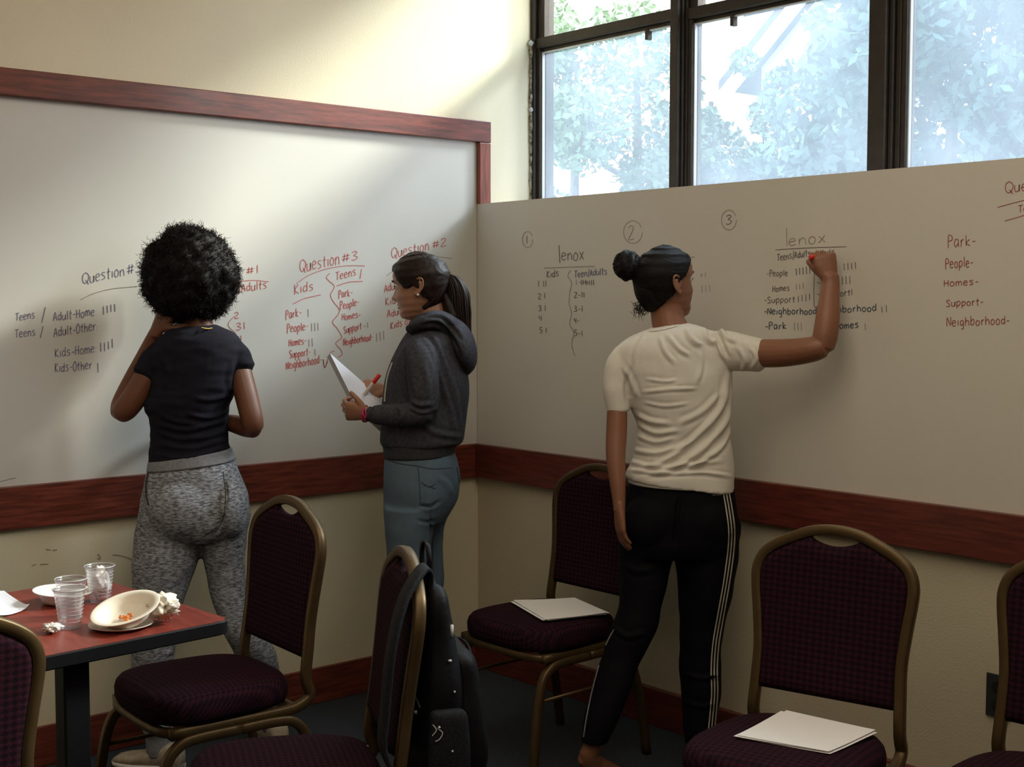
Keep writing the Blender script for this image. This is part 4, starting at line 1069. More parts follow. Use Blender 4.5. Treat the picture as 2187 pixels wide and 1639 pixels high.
M['rib_grey'] = mat('grey_rib_knit', (.25, .26, .29), .9, noise=.25, nscale=90, bump=.3, bscale=300)
M['hoodie'] = mat('charcoal_fleece', (.065, .066, .080), .9, col2=(.040, .041, .050), nscale=90, bump=.2, bscale=300, spec=.12)
M['rib_char'] = mat('charcoal_rib', (.045, .046, .055), .9, noise=.3, nscale=90, bump=.4, bscale=260)
M['denim'] = mat('mid_blue_denim', (.11, .165, .215), .8, col2=(.065, .10, .14), nscale=5, bump=.25, bscale=500, lo=.3, hi=.7)
M['stitch'] = mat('dark_denim_stitch', (.030, .045, .065), .8)
M['white_tee'] = mat('white_jersey', (.74, .70, .64), .85, noise=.05, nscale=12, bump=.12, bscale=400, sheen=.1)
M['track'] = mat('black_track_fabric', (.0028, .003, .005), .8, noise=.2, nscale=50, spec=.12)
M['stripe'] = mat('white_stripe_tape', (.52, .48, .42), .7, noise=.1)
M['gold'] = mat('gold_chain', (.75, .5, .16), .25, metal=.9)
M['pearl'] = mat('pearl_stud', (.85, .83, .8), .2)
M['pink'] = mat('pink_bracelet', (.65, .05, .16), .4, noise=.5, nscale=200)
M['beige_shoe'] = mat('beige_canvas', (.50, .43, .34), .8, col2=(.35, .29, .22), nscale=40, bump=.3)
M['dark_shoe'] = mat('dark_canvas', (.03, .03, .035), .8)
M['red_cap'] = mat('red_plastic', (.75, .03, .025), .3)
M['marker_body'] = mat('white_plastic_barrel', (.62, .55, .53), .35)
M['elastic'] = mat('black_hair_elastic', (.008, .008, .010), .7)
M['eye'] = mat('eye_white', (.75, .72, .68), .2); M['iris'] = mat('dark_iris', (.02, .012, .01), .15)
M['lip'] = mat('lips', (.30, .10, .085), .45)
# ================================================================== woman 1: afro, black T-shirt, grey sweatpants
D1 = 4.22
w1 = root('person', 'woman seen from behind with big round afro, black T-shirt and grey sweatpants', 'person', (P(400, 1600, D1).x, P(400, 1600, D1).y, 0))
sh_rows = [(402, 697, 460, 692, D1, .11), (362, 706, 478, 700, D1, .15), (344, 719, 500, 711, D1, .19), (330, 735, 514, 728, D1, .22), (322, 765, 520, 758, D1, .235), (330, 800, 514, 795, D1, .245),
           (322, 835, 506, 830, D1, .25), (310, 866, 490, 862, D1, .25), (321, 893, 485, 888, D1, .235), (325, 922, 483, 915, D1, .22), (322, 952, 486, 940, D1, .22), (321, 980, 489, 955, D1, .232), (321, 1001, 491, 960, D1, .236)]
hip_rows = [(321, 992, 493, 970, D1, .225), (318, 1002, 500, 988, D1, .25), (313, 1025, 511, 1015, D1, .27), (307, 1055, 525, 1050, D1, .29), (302, 1085, 532, 1085, D1, .30), (299, 1110, 532, 1110, D1, .30), (303, 1135, 520, 1135, D1, .26), (330, 1152, 500, 1152, D1, .20)]
ll = [(305, 445, 1060, D1), (298, 446, 1100, D1), (291, 438, 1140, D1), (287, 428, 1185, D1-.01), (285, 408, 1240, D1-.02), (284, 390, 1290, D1-.03), (283, 378, 1340, D1-.04), (281, 372, 1385, D1-.04), (286, 370, 1430, D1-.03), (297, 369, 1490, D1-.02), (304, 370, 1530, D1-.01), (306, 370, 1562, D1)]
rl = [(425, 530, 1060, D1+.01), (422, 534, 1100, D1+.01), (424, 528, 1140, D1+.01), (432, 523, 1185, D1+.02), (444, 524, 1240, D1+.03), (460, 533, 1300, D1+.03), (480, 560, 1350, D1+.04), (500, 588, 1395, D1+.08), (520, 597, 1440, D1+.12), (542, 600, 1490, D1+.17), (556, 602, 1530, D1+.21)]
# shirt
b = BM(); trunk(b, sh_rows)
limb(b, [(352, 746, D1, 29), (330, 776, D1-.01, 34), (314, 804, D1-.02, 33)])
limb(b, [(492, 744, D1, 29), (508, 766, D1-.003, 30), (518, 788, D1-.008, 29)])
tee = fuse(b, .005, 5)
folds(tee, [([(330, 905), (400, 918), (480, 900)], 5, .006), ([(335, 925), (400, 938), (482, 922)], 5, .006), ([(330, 948), (410, 958), (484, 938)], 5, .005), ([(402, 885), (440, 893), (486, 880)], 5, .006),
            ([(410, 850), (450, 855), (490, 845)], 5, .004), ([(330, 970), (400, 978), (486, 952)], 4, .004), ([(340, 885), (370, 900), (420, 905)], 5, .004), ([(345, 760), (360, 800), (350, 830)], 7, .004), ([(500, 770), (490, 810), (497, 840)], 6, .004)])
cloth_noise(tee, .004, 14, (1, 1, 3.5), 3)
toworld('t_shirt', tee, 'black_tee', w1)
# sweatpants
b = BM(); trunk(b, hip_rows); leg(b, ll, ratio=1.15); leg(b, rl, ratio=1.15)
blob(b, 392, 1085, D1-.085, 78, 68, 62); blob(b, 498, 1085, D1-.07, 30, 62, 54)
sp = fuse(b, .005, 12)
folds(sp, [([(476, 1010), (482, 1050), (480, 1095), (470, 1120)], 4, -.007), ([(478, 1110), (462, 1135), (440, 1148)], 5, -.004), ([(500, 1165), (520, 1160)], 5, .004),
           ([(310, 1550), (340, 1556), (368, 1548)], 4, .004), ([(305, 1520), (330, 1530)], 5, .004), ([(350, 1400), (368, 1390)], 5, .004), ([(320, 1060), (308, 1100), (303, 1150)], 5, .003)])
cloth_noise(sp, .004, 11, (1, 1, 1.6), 5)
spo = toworld('sweatpants', sp, 'heather', w1)
tr_ = BVHTree.FromPolygons([v.co + w1.location for v in sp.vertices], [tuple(p.vertices) for p in sp.polygons])
b = BM(); trunk(b, [(320, 984, 493, 958, D1, .238), (318, 993, 497, 970, D1, .246), (317, 1004, 502, 982, D1, .256)], exp=2.3)
wbm = toworld('waistband', recalc(b), 'rib_grey', w1)
b = BM(); leg(b, [(308, 368, 1562, D1), (312, 365, 1575, D1), (313, 364, 1600, D1), (314, 362, 1612, D1)], ratio=1.1)
toworld('ankle_cuff', recalc(b), 'rib_grey', w1)
b = BM(); leg(b, [(556, 600, 1528, D1+.20), (560, 598, 1545, D1+.21), (561, 597, 1560, D1+.22)], ratio=1.1)
toworld('ankle_cuff', recalc(b), 'rib_grey', w1)
b = BM(); surf_ribbon(b, tr_, [(318, 1008), (312, 1035), (314, 1065), (318, 1080)], 3.5)
s_ = link('pocket_seam', b, 'rib_char', spo); s_.data.transform(Matrix.Translation(-w1.location))
b = BM(); surf_ribbon(b, tr_, [(476, 1008), (481, 1045), (480, 1090), (472, 1118), (458, 1138)], 1.6)
s_ = link('centre_seam', b, 'rib_char', spo); s_.data.transform(Matrix.Translation(-w1.location))
# skin
b = BM()
trunk(b, sh_rows[1:], shrink=.012); trunk(b, hip_rows[:-1], shrink=.012); leg(b, ll, ratio=1.0, shrink=.014); leg(b, rl, ratio=1.0, shrink=.014)
limb(b, [(337, 1540, D1, 24), (338, 1580, D1, 19), (340, 1620, D1, 18), (340, 1640, D1, 19)])
limb(b, [(580, 1530, D1+.2, 18), (580, 1560, D1+.22, 16), (580, 1580, D1+.23, 17)])
limb(b, [(428, 735, D1, 34), (426, 700, D1+.01, 30), (418, 660, D1+.02, 30)])
hm1 = head_matrix(402, 612, D1+.02, FH*1.0-RT*.3, 0, 0, .98); add_head(b, hm1)
for s in (-1, 1): add_ear(b, hm1, s)
limb(b, [(345, 755, D1, 25), (322, 792, D1-.02, 27), (295, 838, D1-.03, 27), (270, 872, D1-.03, 26), (256, 884, D1-.02, 22)])
limb(b, [(258, 882, D1-.02, 22), (262, 862, D1+.01, 23), (283, 815, D1+.02, 21), (306, 765, D1+.01, 17), (326, 722, D1-.01, 14), (334, 706, D1-.02, 13)])
hand(b, P(334, 708, D1-.02), UP*.9+RT*.45+FH*.1, RT*-.5-FH*.85, 1, (25, 35, 20))
limb(b, [(498, 752, D1, 25), (514, 800, D1-.01, 25), (527, 850, D1-.03, 25), (538, 895, D1-.04, 24), (541, 915, D1-.03, 22)])
limb(b, [(542, 914, D1-.03, 22), (525, 912, D1+.0, 22), (498, 905, D1+.05, 19), (470, 898, D1+.13, 15), (450, 890, D1+.17, 13)])
hand(b, P(452, 891, D1+.165), RT*-.7+FH*.5+UP*.15, UP*.9-FH*.3, -1, (25, 35, 25))
body = fuse(b, .0036, 3)
bo = toworld('body', body, 'skin1', w1)
# afro: core plus thousands of small coils
from mathutils import noise as _nz
HC = P(406, 592, D1+.02); rx, rz_ = px2m(110, D1), px2m(113, D1)
b = BM(); bmesh.ops.create_icosphere(b, subdivisions=5, radius=1)
def afro_r(d):
    r = 1 + .07*_nz.noise(d*2.3+Vector((3, 1, 0))) + .09*_nz.noise(d*5.5) + .07*_nz.noise(d*12)
    if d.z > .6: r += .06*(d.z-.6)
    r *= 1-.05*max(0, -d.z)-.04*max(0, d.z-.3)*abs(d.dot(RT))
    return r
for v in b.verts:
    d = v.co.normalized(); r = afro_r(d)*.93*(1+.03*_nz.noise(d*26))
    v.co = HC + Vector((d.x*rx, d.y*rx*.97, d.z*rz_))*r
hr = toworld('hair', b, 'hair', w1)
b = BM(); rr = random.Random(77)
NC = 5200
V = []; F = []
for i in range(NC):
    z = 1-2*(i+.5)/NC; th = i*2.399963; q = math.sqrt(1-z*z); d = Vector((q*math.cos(th), q*math.sin(th), z))
    if d.dot(FH) > .55: continue
    d = (d + Vector((rr.uniform(-.03, .03), rr.uniform(-.03, .03), rr.uniform(-.03, .03)))).normalized()
    base = HC + Vector((d.x*rx, d.y*rx*.97, d.z*rz_))*afro_r(d)*.90
    L = rr.uniform(.010, .022)*(1.35 if rr.random() < .12 else 1); a = d.orthogonal().normalized(); c = d.cross(a); ph = rr.uniform(0, 6.28); tw = rr.choice((-1, 1))*rr.uniform(6, 12); cr_ = rr.uniform(.0022, .0045)
    drift = Vector((rr.uniform(-1, 1), rr.uniform(-1, 1), rr.uniform(-1, 1)))*.35
    prev_ = None
    for k in range(9):
        t = k/8; p = base + d*(L*t) + drift*(L*t*t) + (a*math.cos(ph+tw*t)+c*math.sin(ph+tw*t))*cr_*(.5+t*.5)
        wdt = .0011*(1-.6*t)
        n0 = (a*math.cos(ph+tw*t+1.57)+c*math.sin(ph+tw*t+1.57))
        V += [tuple(p+n0*wdt+d*wdt), tuple(p-n0*wdt), tuple(p+n0*wdt-d*wdt)]
        m0 = len(V)-3
        if k:
            for e in range(3): F.append((m0-3+e, m0-3+(e+1) % 3, m0+(e+1) % 3, m0+e))
me = bpy.data.meshes.new('curls'); me.from_pydata(V, [], F); me.transform(Matrix.Translation(-w1.location)); b.free()
co2 = link('curls', me, 'hair', hr); co2['kind'] = 'stuff'
# necklace
b = BM()
for k in range(9):
    r = bmesh.ops.create_icosphere(b, subdivisions=1, radius=.0032); c = P(431+k*2.6, 703-abs(k-5)*.5, D1-.085+.004*abs(k-2))
    for v in r['verts']: v.co += c
toworld('necklace', b, 'gold', w1)
sl1 = P(332, 1640, D1)
shoe(w1, (P(345, 1640, D1).x, P(345, 1640, D1).y, 0), -RT*.9+FH*.25, 'beige_shoe', .24, 'scuffed beige canvas shoe')
shoe(w1, (P(585, 1600, D1+.23).x, P(585, 1600, D1+.23).y, 0), -RT*.35+FH*.6, 'beige_shoe', .24, 'scuffed beige canvas shoe')

# ================================================================== woman 2: hoodie, jeans, ponytail
D2 = 4.45
w2 = root('person', 'woman in profile with ponytail, charcoal hoodie and blue jeans holding a notepad', 'person', (P(890, 1590, D2).x, P(890, 1590, D2).y, 0))
hd_rows = [(888, 690, 958, 684, D2, .15), (872, 706, 970, 700, D2, .24), (858, 726, 980, 722, D2, .32), (846, 750, 986, 750, D2, .35), (834, 778, 993, 778, D2, .36), (823, 812, 1000, 812, D2, .355),
           (818, 850, 1001, 850, D2, .345), (815, 890, 997, 890, D2, .335), (811, 925, 993, 922, D2, .335), (812, 945, 990, 942, D2, .33), (820, 953, 978, 950, D2, .31)]
b = BM(); trunk(b, hd_rows)
limb(b, [(892, 735, D2-.13, 24), (900, 765, D2-.19, 32), (903, 810, D2-.20, 34), (906, 850, D2-.20, 33), (906, 876, D2-.20, 29)])
limb(b, [(912, 876, D2-.20, 27), (885, 884, D2-.195, 27), (850, 888, D2-.17, 24), (818, 888, D2-.14, 22), (800, 887, D2-.13, 20)])
limb(b, [(890, 740, D2+.13, 26), (880, 790, D2+.19, 30), (872, 840, D2+.2, 29), (866, 862, D2+.18, 26), (845, 850, D2+.12, 20), (830, 841, D2+.08, 15)])
hd = fuse(b, .005, 5)
folds(hd, [([(935, 800), (945, 850), (938, 895)], 5, -.007), ([(868, 760), (872, 810), (880, 850)], 5, -.006), ([(880, 858), (900, 866), (925, 862)], 5, .007), ([(872, 868), (895, 880), (920, 880)], 4, .006), ([(850, 868), (858, 885), (852, 905)], 4, .005),
           ([(915, 705), (935, 740), (955, 790), (975, 860), (985, 930)], 6, .006), ([(900, 720), (925, 745), (940, 790)], 5, .005), ([(945, 820), (965, 880), (975, 935)], 6, .006), ([(870, 730), (855, 765), (845, 800)], 6, .005),
           ([(900, 905), (930, 925), (985, 935)], 6, .005), ([(850, 910), (845, 930), (850, 948)], 5, .004), ([(905, 780), (915, 820), (912, 850)], 6, .004)])
cloth_noise(hd, .0045, 10, (1, 1, 1), 9)
hdo = toworld('hoodie', hd, 'hoodie', w2)
tr2 = BVHTree.FromPolygons([v.co + w2.location for v in hd.vertices], [tuple(p.vertices) for p in hd.polygons])
b = BM(); trunk(b, [(816, 948, 980, 946, D2, .32), (819, 956, 975, 953, D2, .315), (820, 974, 970, 970, D2, .305)]); o = toworld('rib_hem', recalc(b), 'rib_char', w2)
b = BM(); limb(b, [(806, 887, D2-.133, 19), (796, 886, D2-.128, 17), (786, 884, D2-.125, 16)]); toworld('rib_cuff', recalc(b), 'rib_char', w2)
b = BM(); limb(b, [(836, 845, D2+.09, 15), (826, 839, D2+.075, 13)]); toworld('rib_cuff', recalc(b), 'rib_char', w2)
# hood lying on the back
b = BM()
limb(b, [(950, 690, D2, 22), (978, 712, D2, 26), (990, 745, D2, 28), (994, 775, D2, 24), (988, 797, D2, 14)], flat=3.4, up=RT)
limb(b, [(880, 705, D2-.10, 12), (903, 690, D2-.135, 14), (935, 688, D2-.12, 17), (962, 706, D2-.08, 20), (982, 742, D2-.03, 22)], flat=1.6)
limb(b, [(884, 694, D2-.02, 10), (905, 680, D2-.09, 11), (935, 676, D2-.09, 13), (960, 688, D2-.03, 15)], flat=1.3)
limb(b, [(884, 700, D2+.05, 10), (915, 682, D2+.09, 12), (950, 682, D2+.07, 15), (975, 710, D2+.04, 18)], flat=1.4)
hood = fuse(b, .005, 4)
folds(hood, [([(905, 680), (940, 678), (965, 700), (990, 730)], 4, -.007), ([(900, 695), (935, 692), (965, 720), (985, 765)], 4, -.007), ([(955, 740), (975, 780), (985, 800)], 5, .006)])
toworld('hood', hood, 'hoodie', w2)
b = BM(); surf_ribbon(b, tr2, [(838, 775), (828, 805), (823, 840), (822, 858)], 3.2); o = link('zipper', b, 'stripe', hdo); o.data.transform(Matrix.Translation(-w2.location)); o['label'] = 'pale zipper edge'
# jeans
jr = [(824, 960, 966, 958, D2, .29), (822, 985, 977, 982, D2, .31), (820, 1012, 982, 1010, D2, .33), (820, 1040, 983, 1038, D2, .34), (820, 1066, 978, 1064, D2, .34), (820, 1090, 966, 1088, D2, .33), (822, 1108, 955, 1108, D2, .31)]
nl = [(820, 938, 1080, D2-.07), (821, 926, 1125, D2-.08), (826, 921, 1175, D2-.08), (833, 920, 1230, D2-.08), (838, 915, 1290, D2-.08), (842, 908, 1345, D2-.08), (846, 910, 1400, D2-.07), (856, 908, 1470, D2-.06), (864, 900, 1540, D2-.06), (866, 900, 1585, D2-.06)]
fl = [(872, 966, 1080, D2+.08), (884, 950, 1125, D2+.08), (892, 946, 1175, D2+.08), (897, 948, 1230, D2+.08), (897, 946, 1290, D2+.08), (896, 944, 1345, D2+.08), (898, 948, 1400, D2+.08), (905, 946, 1470, D2+.09), (910, 940, 1530, D2+.09), (912, 938, 1555, D2+.09)]
b = BM(); trunk(b, jr); leg(b, nl, ratio=1.25); leg(b, fl, ratio=1.25)
jn = fuse(b, .005, 5)
folds(jn, [([(921, 1085), (919, 1130), (921, 1200), (922, 1260)], 2.5, -.008), ([(895, 1080), (920, 1082), (940, 1070)], 4, -.005), ([(890, 1112), (912, 1116), (928, 1112)], 4, -.004), ([(935, 1020), (955, 1035), (965, 1060)], 6, .003)])
cloth_noise(jn, .003, 12, (1, 1, 1.5), 11)
jo = toworld('jeans', jn, 'denim', w2)
tr3 = BVHTree.FromPolygons([v.co + w2.location for v in jn.vertices], [tuple(p.vertices) for p in jn.polygons])
for nm, st in (('pocket_stitching', [[(893, 996), (925, 1002), (976, 999)], [(893, 996), (896, 1035), (898, 1078)], [(976, 999), (981, 1030)], [(898, 1078), (920, 1082), (928, 1076)]]), ('pocket_stitching', [[(900, 1030), (915, 1040), (930, 1034)], [(905, 1036), (930, 1044)]]), ('seam', [[(823, 980), (850, 990), (893, 996)]])):
    b = BM()
    for s in st: surf_ribbon(b, tr3, s, 1.8)
    o = link(nm, b, 'stitch', jo); o.data.transform(Matrix.Translation(-w2.location))
# skin
b = BM(); trunk(b, hd_rows[1:], shrink=.015); trunk(b, jr, shrink=.012); leg(b, nl, shrink=.012); leg(b, fl, shrink=.012)
limb(b, [(884, 1560, D2-.06, 15), (884, 1590, D2-.06, 15)]); limb(b, [(925, 1540, D2+.09, 14), (925, 1568, D2+.09, 14)])
limb(b, [(930, 715, D2, 36), (926, 685, D2, 30), (918, 650, D2, 29), (912, 625, D2, 30)], flat=.95)
fd2 = (-RT*1.0+FH*.22).normalized()
hm2 = head_matrix(898, 612, D2, fd2, -8, 0, .965); add_head(b, hm2)
for s in (-1, 1): add_ear(b, hm2, s)
limb(b, [(903, 810, D2-.2, 20), (900, 870, D2-.2, 20), (850, 888, D2-.17, 16), (800, 886, D2-.13, 13), (786, 884, D2-.125, 12)])
limb(b, [(872, 840, D2+.2, 18), (866, 862, D2+.18, 18), (838, 846, D2+.1, 12), (824, 837, D2+.07, 11)])
hand(b, P(787, 884, D2-.125), -RT*.95+UP*.10+FH*.1, -FH*.85-UP*.35, 1, (48, 60, 40), sc=.88, thumb=(.75, .6, -.1))
hand(b, P(823, 836, D2+.068), -RT*.93+UP*.20+FH*.0, UP*.55-FH*.85, -1, ((20, 40, 25), (25, 45, 30), (35, 50, 30), (40, 55, 35)), sc=.88, thumb=(.6, .7, -.3))
body = fuse(b, .0034, 2)
bo2 = toworld('body', body, 'skin2', w2)
# face details
def face_bits(m, rt, body_o, yaw_eye=0, closed=.5):
    for s in (-1, 1):
        b = BM(); r = bmesh.ops.create_uvsphere(b, u_segments=20, v_segments=12, radius=.0115)
        for v in b.verts: v.co = m @ (v.co + Vector((s*.031, .0725, .009)))
        e = toworld('eye', b, 'eye', rt)
        b = BM(); r = bmesh.ops.create_uvsphere(b, u_segments=14, v_segments=8, radius=.0058)
        for v in b.verts: v.co = m @ (Vector((v.co.x, v.co.y*.45, v.co.z)) + Vector((s*.031, .0825, .0075)))
        i_ = link('iris', b, 'iris', e, smooth=True); i_.data.transform(Matrix.Translation(-rt.location))
        b = BM(); tube(b, [m @ Vector(p) for p in cr([(s*.015, .089, .024), (s*.024, .0915, .030), (s*.036, .087, .031), (s*.048, .074, .026)], 4)], [.0012+.0014*math.sin(PI*min(1, .15+k/13)) for k in range(13)], n=6)
        toworld('eyebrow', b, 'hair', rt)
        b = BM(); tube(b, [m @ Vector(p) for p in cr([(s*.019, .0815, .009), (s*.027, .0855, .0125), (s*.037, .0825, .0125), (s*.045, .074, .008)], 4)], .0011, n=6)
        toworld('eyelash', b, 'hair', rt)
    b = BM()
    for zc, h, yy in ((-.0535, .0032, .0905), (-.0635, .0042, .0905)):
        rows = []
        for k in range(13):
            x = -.019+.038*k/12; f = math.sqrt(max(0.02, 1-(x/.0195)**2))
            c = Vector((x, yy-.004-(x/.019)**2*.010+.002, zc)); rows.append([m @ (c + Vector((0, math.cos(a)*.0045*f, math.sin(a)*h*f))) for a in [2*PI*q/10 for q in range(10)]])
        loft(b, rows)
    toworld('lips', recalc(b), 'lip', rt)
face_bits(hm2, w2, bo2)
b = BM(); r = bmesh.ops.create_uvsphere(b, u_segments=16, v_segments=10, radius=.0042)
c = hm2 @ Vector((-.0795, -.010, -.031))
for v in b.verts: v.co += c
toworld('earring', b, 'pearl', w2, label='pearl stud earring')
# hair cap pulled back into ponytail
HL3 = False
HLT = [(-.12, -.085), (-.060, -.080), (-.022, -.040), (-.010, -.010), (.006, .002), (.020, -.004), (.036, -.004), (.056, .014), (.078, .042), (.092, .060), (.12, .064)]
def hairline(x, y, z):
    if HL3: return (z-interp([(-.12, -.085), (-.060, -.080), (-.022, -.040), (-.010, -.010), (.004, .006), (.020, .016), (.034, .034), (.048, .052), (.060, .060), (.12, .064)], y))/.013+.5
    w_ = max(0, min(1, (.064-abs(x))/.018))*max(0, min(1, (y-.03)/.02)); h_ = interp(HLT, y)
    return (z-(h_+(max(h_, .060)-h_)*w_))/.013+.5
b = hair_cap(hm2, hairline, .010, -.012, .0011, lambda x, y, z: 260*math.atan2(z-.02, .02+abs(x)*1.0)*.5+0)
h2o = toworld('hair', b, 'hair_b', w2)
tie = P(955, 590, D2-.01)
b = BM(); limb(b, [(925, 585, D2, 30), (942, 587, D2, 17), (956, 590, D2, 12)]); limb(b, [(905, 660, D2, 12), (930, 640, D2, 16), (945, 610, D2, 16), (953, 592, D2, 11)], flat=2.4)
g_ = fuse(b, .004, 3); toworld('gathered_hair', g_, 'hair_b', w2)
b = BM(); tube(b, [tie + UP*(.017*math.cos(a)) + FH*(.017*math.sin(a)) + RT*(.004*math.cos(a)) for a in [2*PI*k/20 for k in range(20)]], .0065, n=8, closed=True); toworld('hair_elastic', b, 'elastic', w2)
b = BM(); rr = random.Random(5)
for k in range(240):
    a = rr.uniform(0, 6.28); q = math.sqrt(rr.random()); ox, od = math.cos(a)*q, math.sin(a)*q
    path = [(955, 589, 5), (968, 596, 13), (979, 625, 20), (983, 665, 21), (990, 705, 15), (1003, 733, 7), (1011, 745, 2)]
    low = rr.uniform(.75, 1.0)
    pts = [P(x+ox*r*1.05+(-.0 if i < 2 else rr.uniform(-1.3, 1.3)), y+rr.uniform(-2, 2), D2-.01+od*px2m(r, D2)) for i, (x, y, r) in enumerate(path)]
    pts = vcr(pts, 4); pts = pts[:max(6, int(len(pts)*low))]
    tube(b, pts, [.0045*(1-.75*i/len(pts)) for i in range(len(pts))], n=5)
po_ = toworld('ponytail', b, 'hair_b', w2); po_['kind'] = 'stuff'
# strand loop leaving a small gap under the elastic
b = BM(); limb(b, [(946, 596, D2-.01, 6), (944, 612, D2-.01, 7), (950, 630, D2-.01, 9), (958, 650, D2-.01, 14), (968, 680, D2-.01, 16)], flat=1.5); toworld('loose_hair', recalc(b), 'hair_b', w2)
# bracelet
b = BM()
for q in range(3):
    c = P(781-q*3, 884, D2-.125)
    tube(b, [c + UP*(.026*math.cos(a))*1.0 + FH*(.023*math.sin(a)) + RT*(.0035*math.sin(3*a+q*2)) for a in [2*PI*k/26 for k in range(26)]], .003, n=6, closed=True)
toworld('bracelet', b, 'pink', w2)
shoe(w2, (P(884, 1600, D2-.06).x, P(884, 1600, D2-.06).y, 0), fd2, 'dark_shoe', .24)
shoe(w2, (P(925, 1600, D2+.09).x, P(925, 1600, D2+.09).y, 0), fd2, 'dark_shoe', .24)
# notepad
T_ = P(704, 754, D2+.07); B_ = P(758, 861, D2-.045); E_ = P(838, 872, D2+.06)-T_
e1 = (B_-T_); e2 = E_; nn = e1.cross(e2).normalized()
if nn.dot(-FW) < 0: nn = -nn
npd = root('notepad', 'thick white notepad held open by the woman in the hoodie', 'notepad', tuple(T_))
def slab3(name, t0, t1, m, ins=0):
    b = BM(); c = []
    for t in (t0, t1):
        for (u, v) in ((ins, ins), (1-ins, ins), (1-ins, 1-ins), (ins, 1-ins)): c.append(b.verts.new(e1*u + e2*v + nn*t))
    for f in ((0, 1, 2, 3), (7, 6, 5, 4), (0, 4, 5, 1), (1, 5, 6, 2), (2, 6, 7, 3), (3, 7, 4, 0)): b.faces.new([c[i] for i in f])
    return link(name, recalc(b), m, npd)
M['grey_cover'] = mat('grey_board_cover', (.36, .34, .35), .6, noise=.1)
slab3('back_cover', -.019, -.017, 'grey_cover'); slab3('page_block', -.017, -.001, 'grey_cover', .004); slab3('top_page', -.001, .0, 'paper2', .002)
# marker in her writing hand
def marker(label, a, b_, cat_group=None, r=.0065):
    a, b_ = Vector(a), Vector(b_); t = root('marker', label, 'marker', tuple(a), group=None); d = b_-a; L = d.length; d = d.normalized()
    def seg(nm, s0, s1, r0, m):
        q = BM(); tube(q, [d*s0, d*(s0+.002), d*(s1-.002), d*s1], [r0*.8, r0, r0, r0*.8], n=16, up=d.orthogonal()); return link(nm, q, m, t, smooth=True)
    seg('barrel', 0, L*.62, r, 'marker_body'); seg('cap', L*.60, L, r*1.12, 'red_cap'); seg('tip', -.008, 0, r*.5, 'red_cap')
    return t
marker('white marker with red cap in the hand of the woman in the hoodie', P(776, 846, D2+.02), P(811, 800, D2+.015))
# ================================================================== woman 3: bun, white T-shirt, black track pants
D3 = 4.10
w3 = root('person', 'woman in white T-shirt and black striped track pants writing on the right board', 'person', (P(1450, 1640, D3).x, P(1450, 1640, D3).y, 0))
r3 = [(1394, 700, 1462, 690, D3, .10), (1370, 708, 1490, 696, D3, .15), (1340, 722, 1515, 704, D3, .19), (1318, 742, 1536, 722, D3, .215), (1310, 770, 1550, 750, D3, .23), (1318, 805, 1560, 785, D3, .24), (1334, 842, 1563, 825, D3, .245),
      (1348, 875, 1560, 865, D3, .24), (1360, 908, 1558, 905, D3, .235), (1358, 945, 1561, 945, D3, .235), (1352, 980, 1565, 985, D3, .245), (1337, 1010, 1567, 1022, D3, .262), (1338, 1022, 1567, 1050, D3, .264)]
b = BM(); trunk(b, r3)
limb(b, [(1340, 752, D3-.01, 26), (1322, 785, D3-.02, 31), (1316, 830, D3-.03, 29), (1319, 868, D3-.035, 26), (1320, 878, D3-.035, 25.5)])
limb(b, [(1510, 742, D3-.01, 36), (1555, 748, D3-.03, 42), (1600, 755, D3-.07, 38), (1628, 760, D3-.09, 36)])
tw = fuse(b, .0045, 4)
folds(tw, [
 ([(1555, 800), (1540, 870), (1490, 930), (1420, 985), (1350, 1010)], 6, .010), ([(1560, 840), (1550, 900), (1505, 955), (1440, 1000), (1370, 1015)], 6, .009), ([(1562, 900), (1545, 950), (1500, 985), (1450, 1008)], 5, .008),
 ([(1345, 960), (1400, 968), (1450, 955), (1480, 940)], 5, .006), ([(1340, 985), (1400, 998), (1470, 992), (1540, 985)], 5, .007), ([(1338, 1003), (1420, 1012), (1500, 1010), (1562, 1018)], 4, .006),
 ([(1372, 838), (1430, 832), (1490, 830)], 3.5, .005), ([(1375, 860), (1420, 868), (1470, 862)], 3.5, .004), ([(1380, 810), (1420, 815), (1445, 812)], 3.5, .004),
 ([(1495, 750), (1498, 780), (1488, 820)], 5, .005), ([(1410, 720), (1420, 750), (1440, 775)], 5, .006), ([(1425, 715), (1450, 745), (1475, 760)], 5, .006), ([(1378, 712), (1360, 745), (1352, 780)], 5, .005),
 ([(1465, 700), (1478, 725), (1500, 740)], 6, .008), ([(1500, 698), (1512, 725), (1530, 735)], 5, .009), ([(1525, 697), (1540, 730), (1553, 765)], 5, -.010), ([(1535, 700), (1555, 722), (1575, 730)], 5, .007), ([(1510, 700), (1535, 740), (1550, 770)], 5, .008),
 ([(1345, 790), (1337, 830), (1341, 865)], 5, -.005), ([(1330, 780), (1350, 820), (1360, 850)], 5, .006), ([(1575, 740), (1590, 770), (1585, 795)], 5, .005), ([(1600, 740), (1615, 765), (1605, 790)], 4, .004),
 ([(1358, 885), (1390, 900), (1430, 905)], 5, .006), ([(1362, 905), (1400, 925), (1450, 920)], 5, .006), ([(1360, 930), (1400, 945), (1440, 935)], 5, .005), ([(1450, 905), (1500, 880), (1540, 840)], 6, .006)])
cloth_noise(tw, .004, 13, (1, 1, 1.4), 21)
two = toworld('t_shirt', tw, 'white_tee', w3)
tr4 = BVHTree.FromPolygons([v.co + w3.location for v in tw.vertices], [tuple(p.vertices) for p in tw.polygons])
b = BM(); trunk(b, [(1342, 1018, 1567, 1040, D3, .262), (1343, 1027, 1530, 1040, D3-.003, .262)]); b.free()
b = BM()
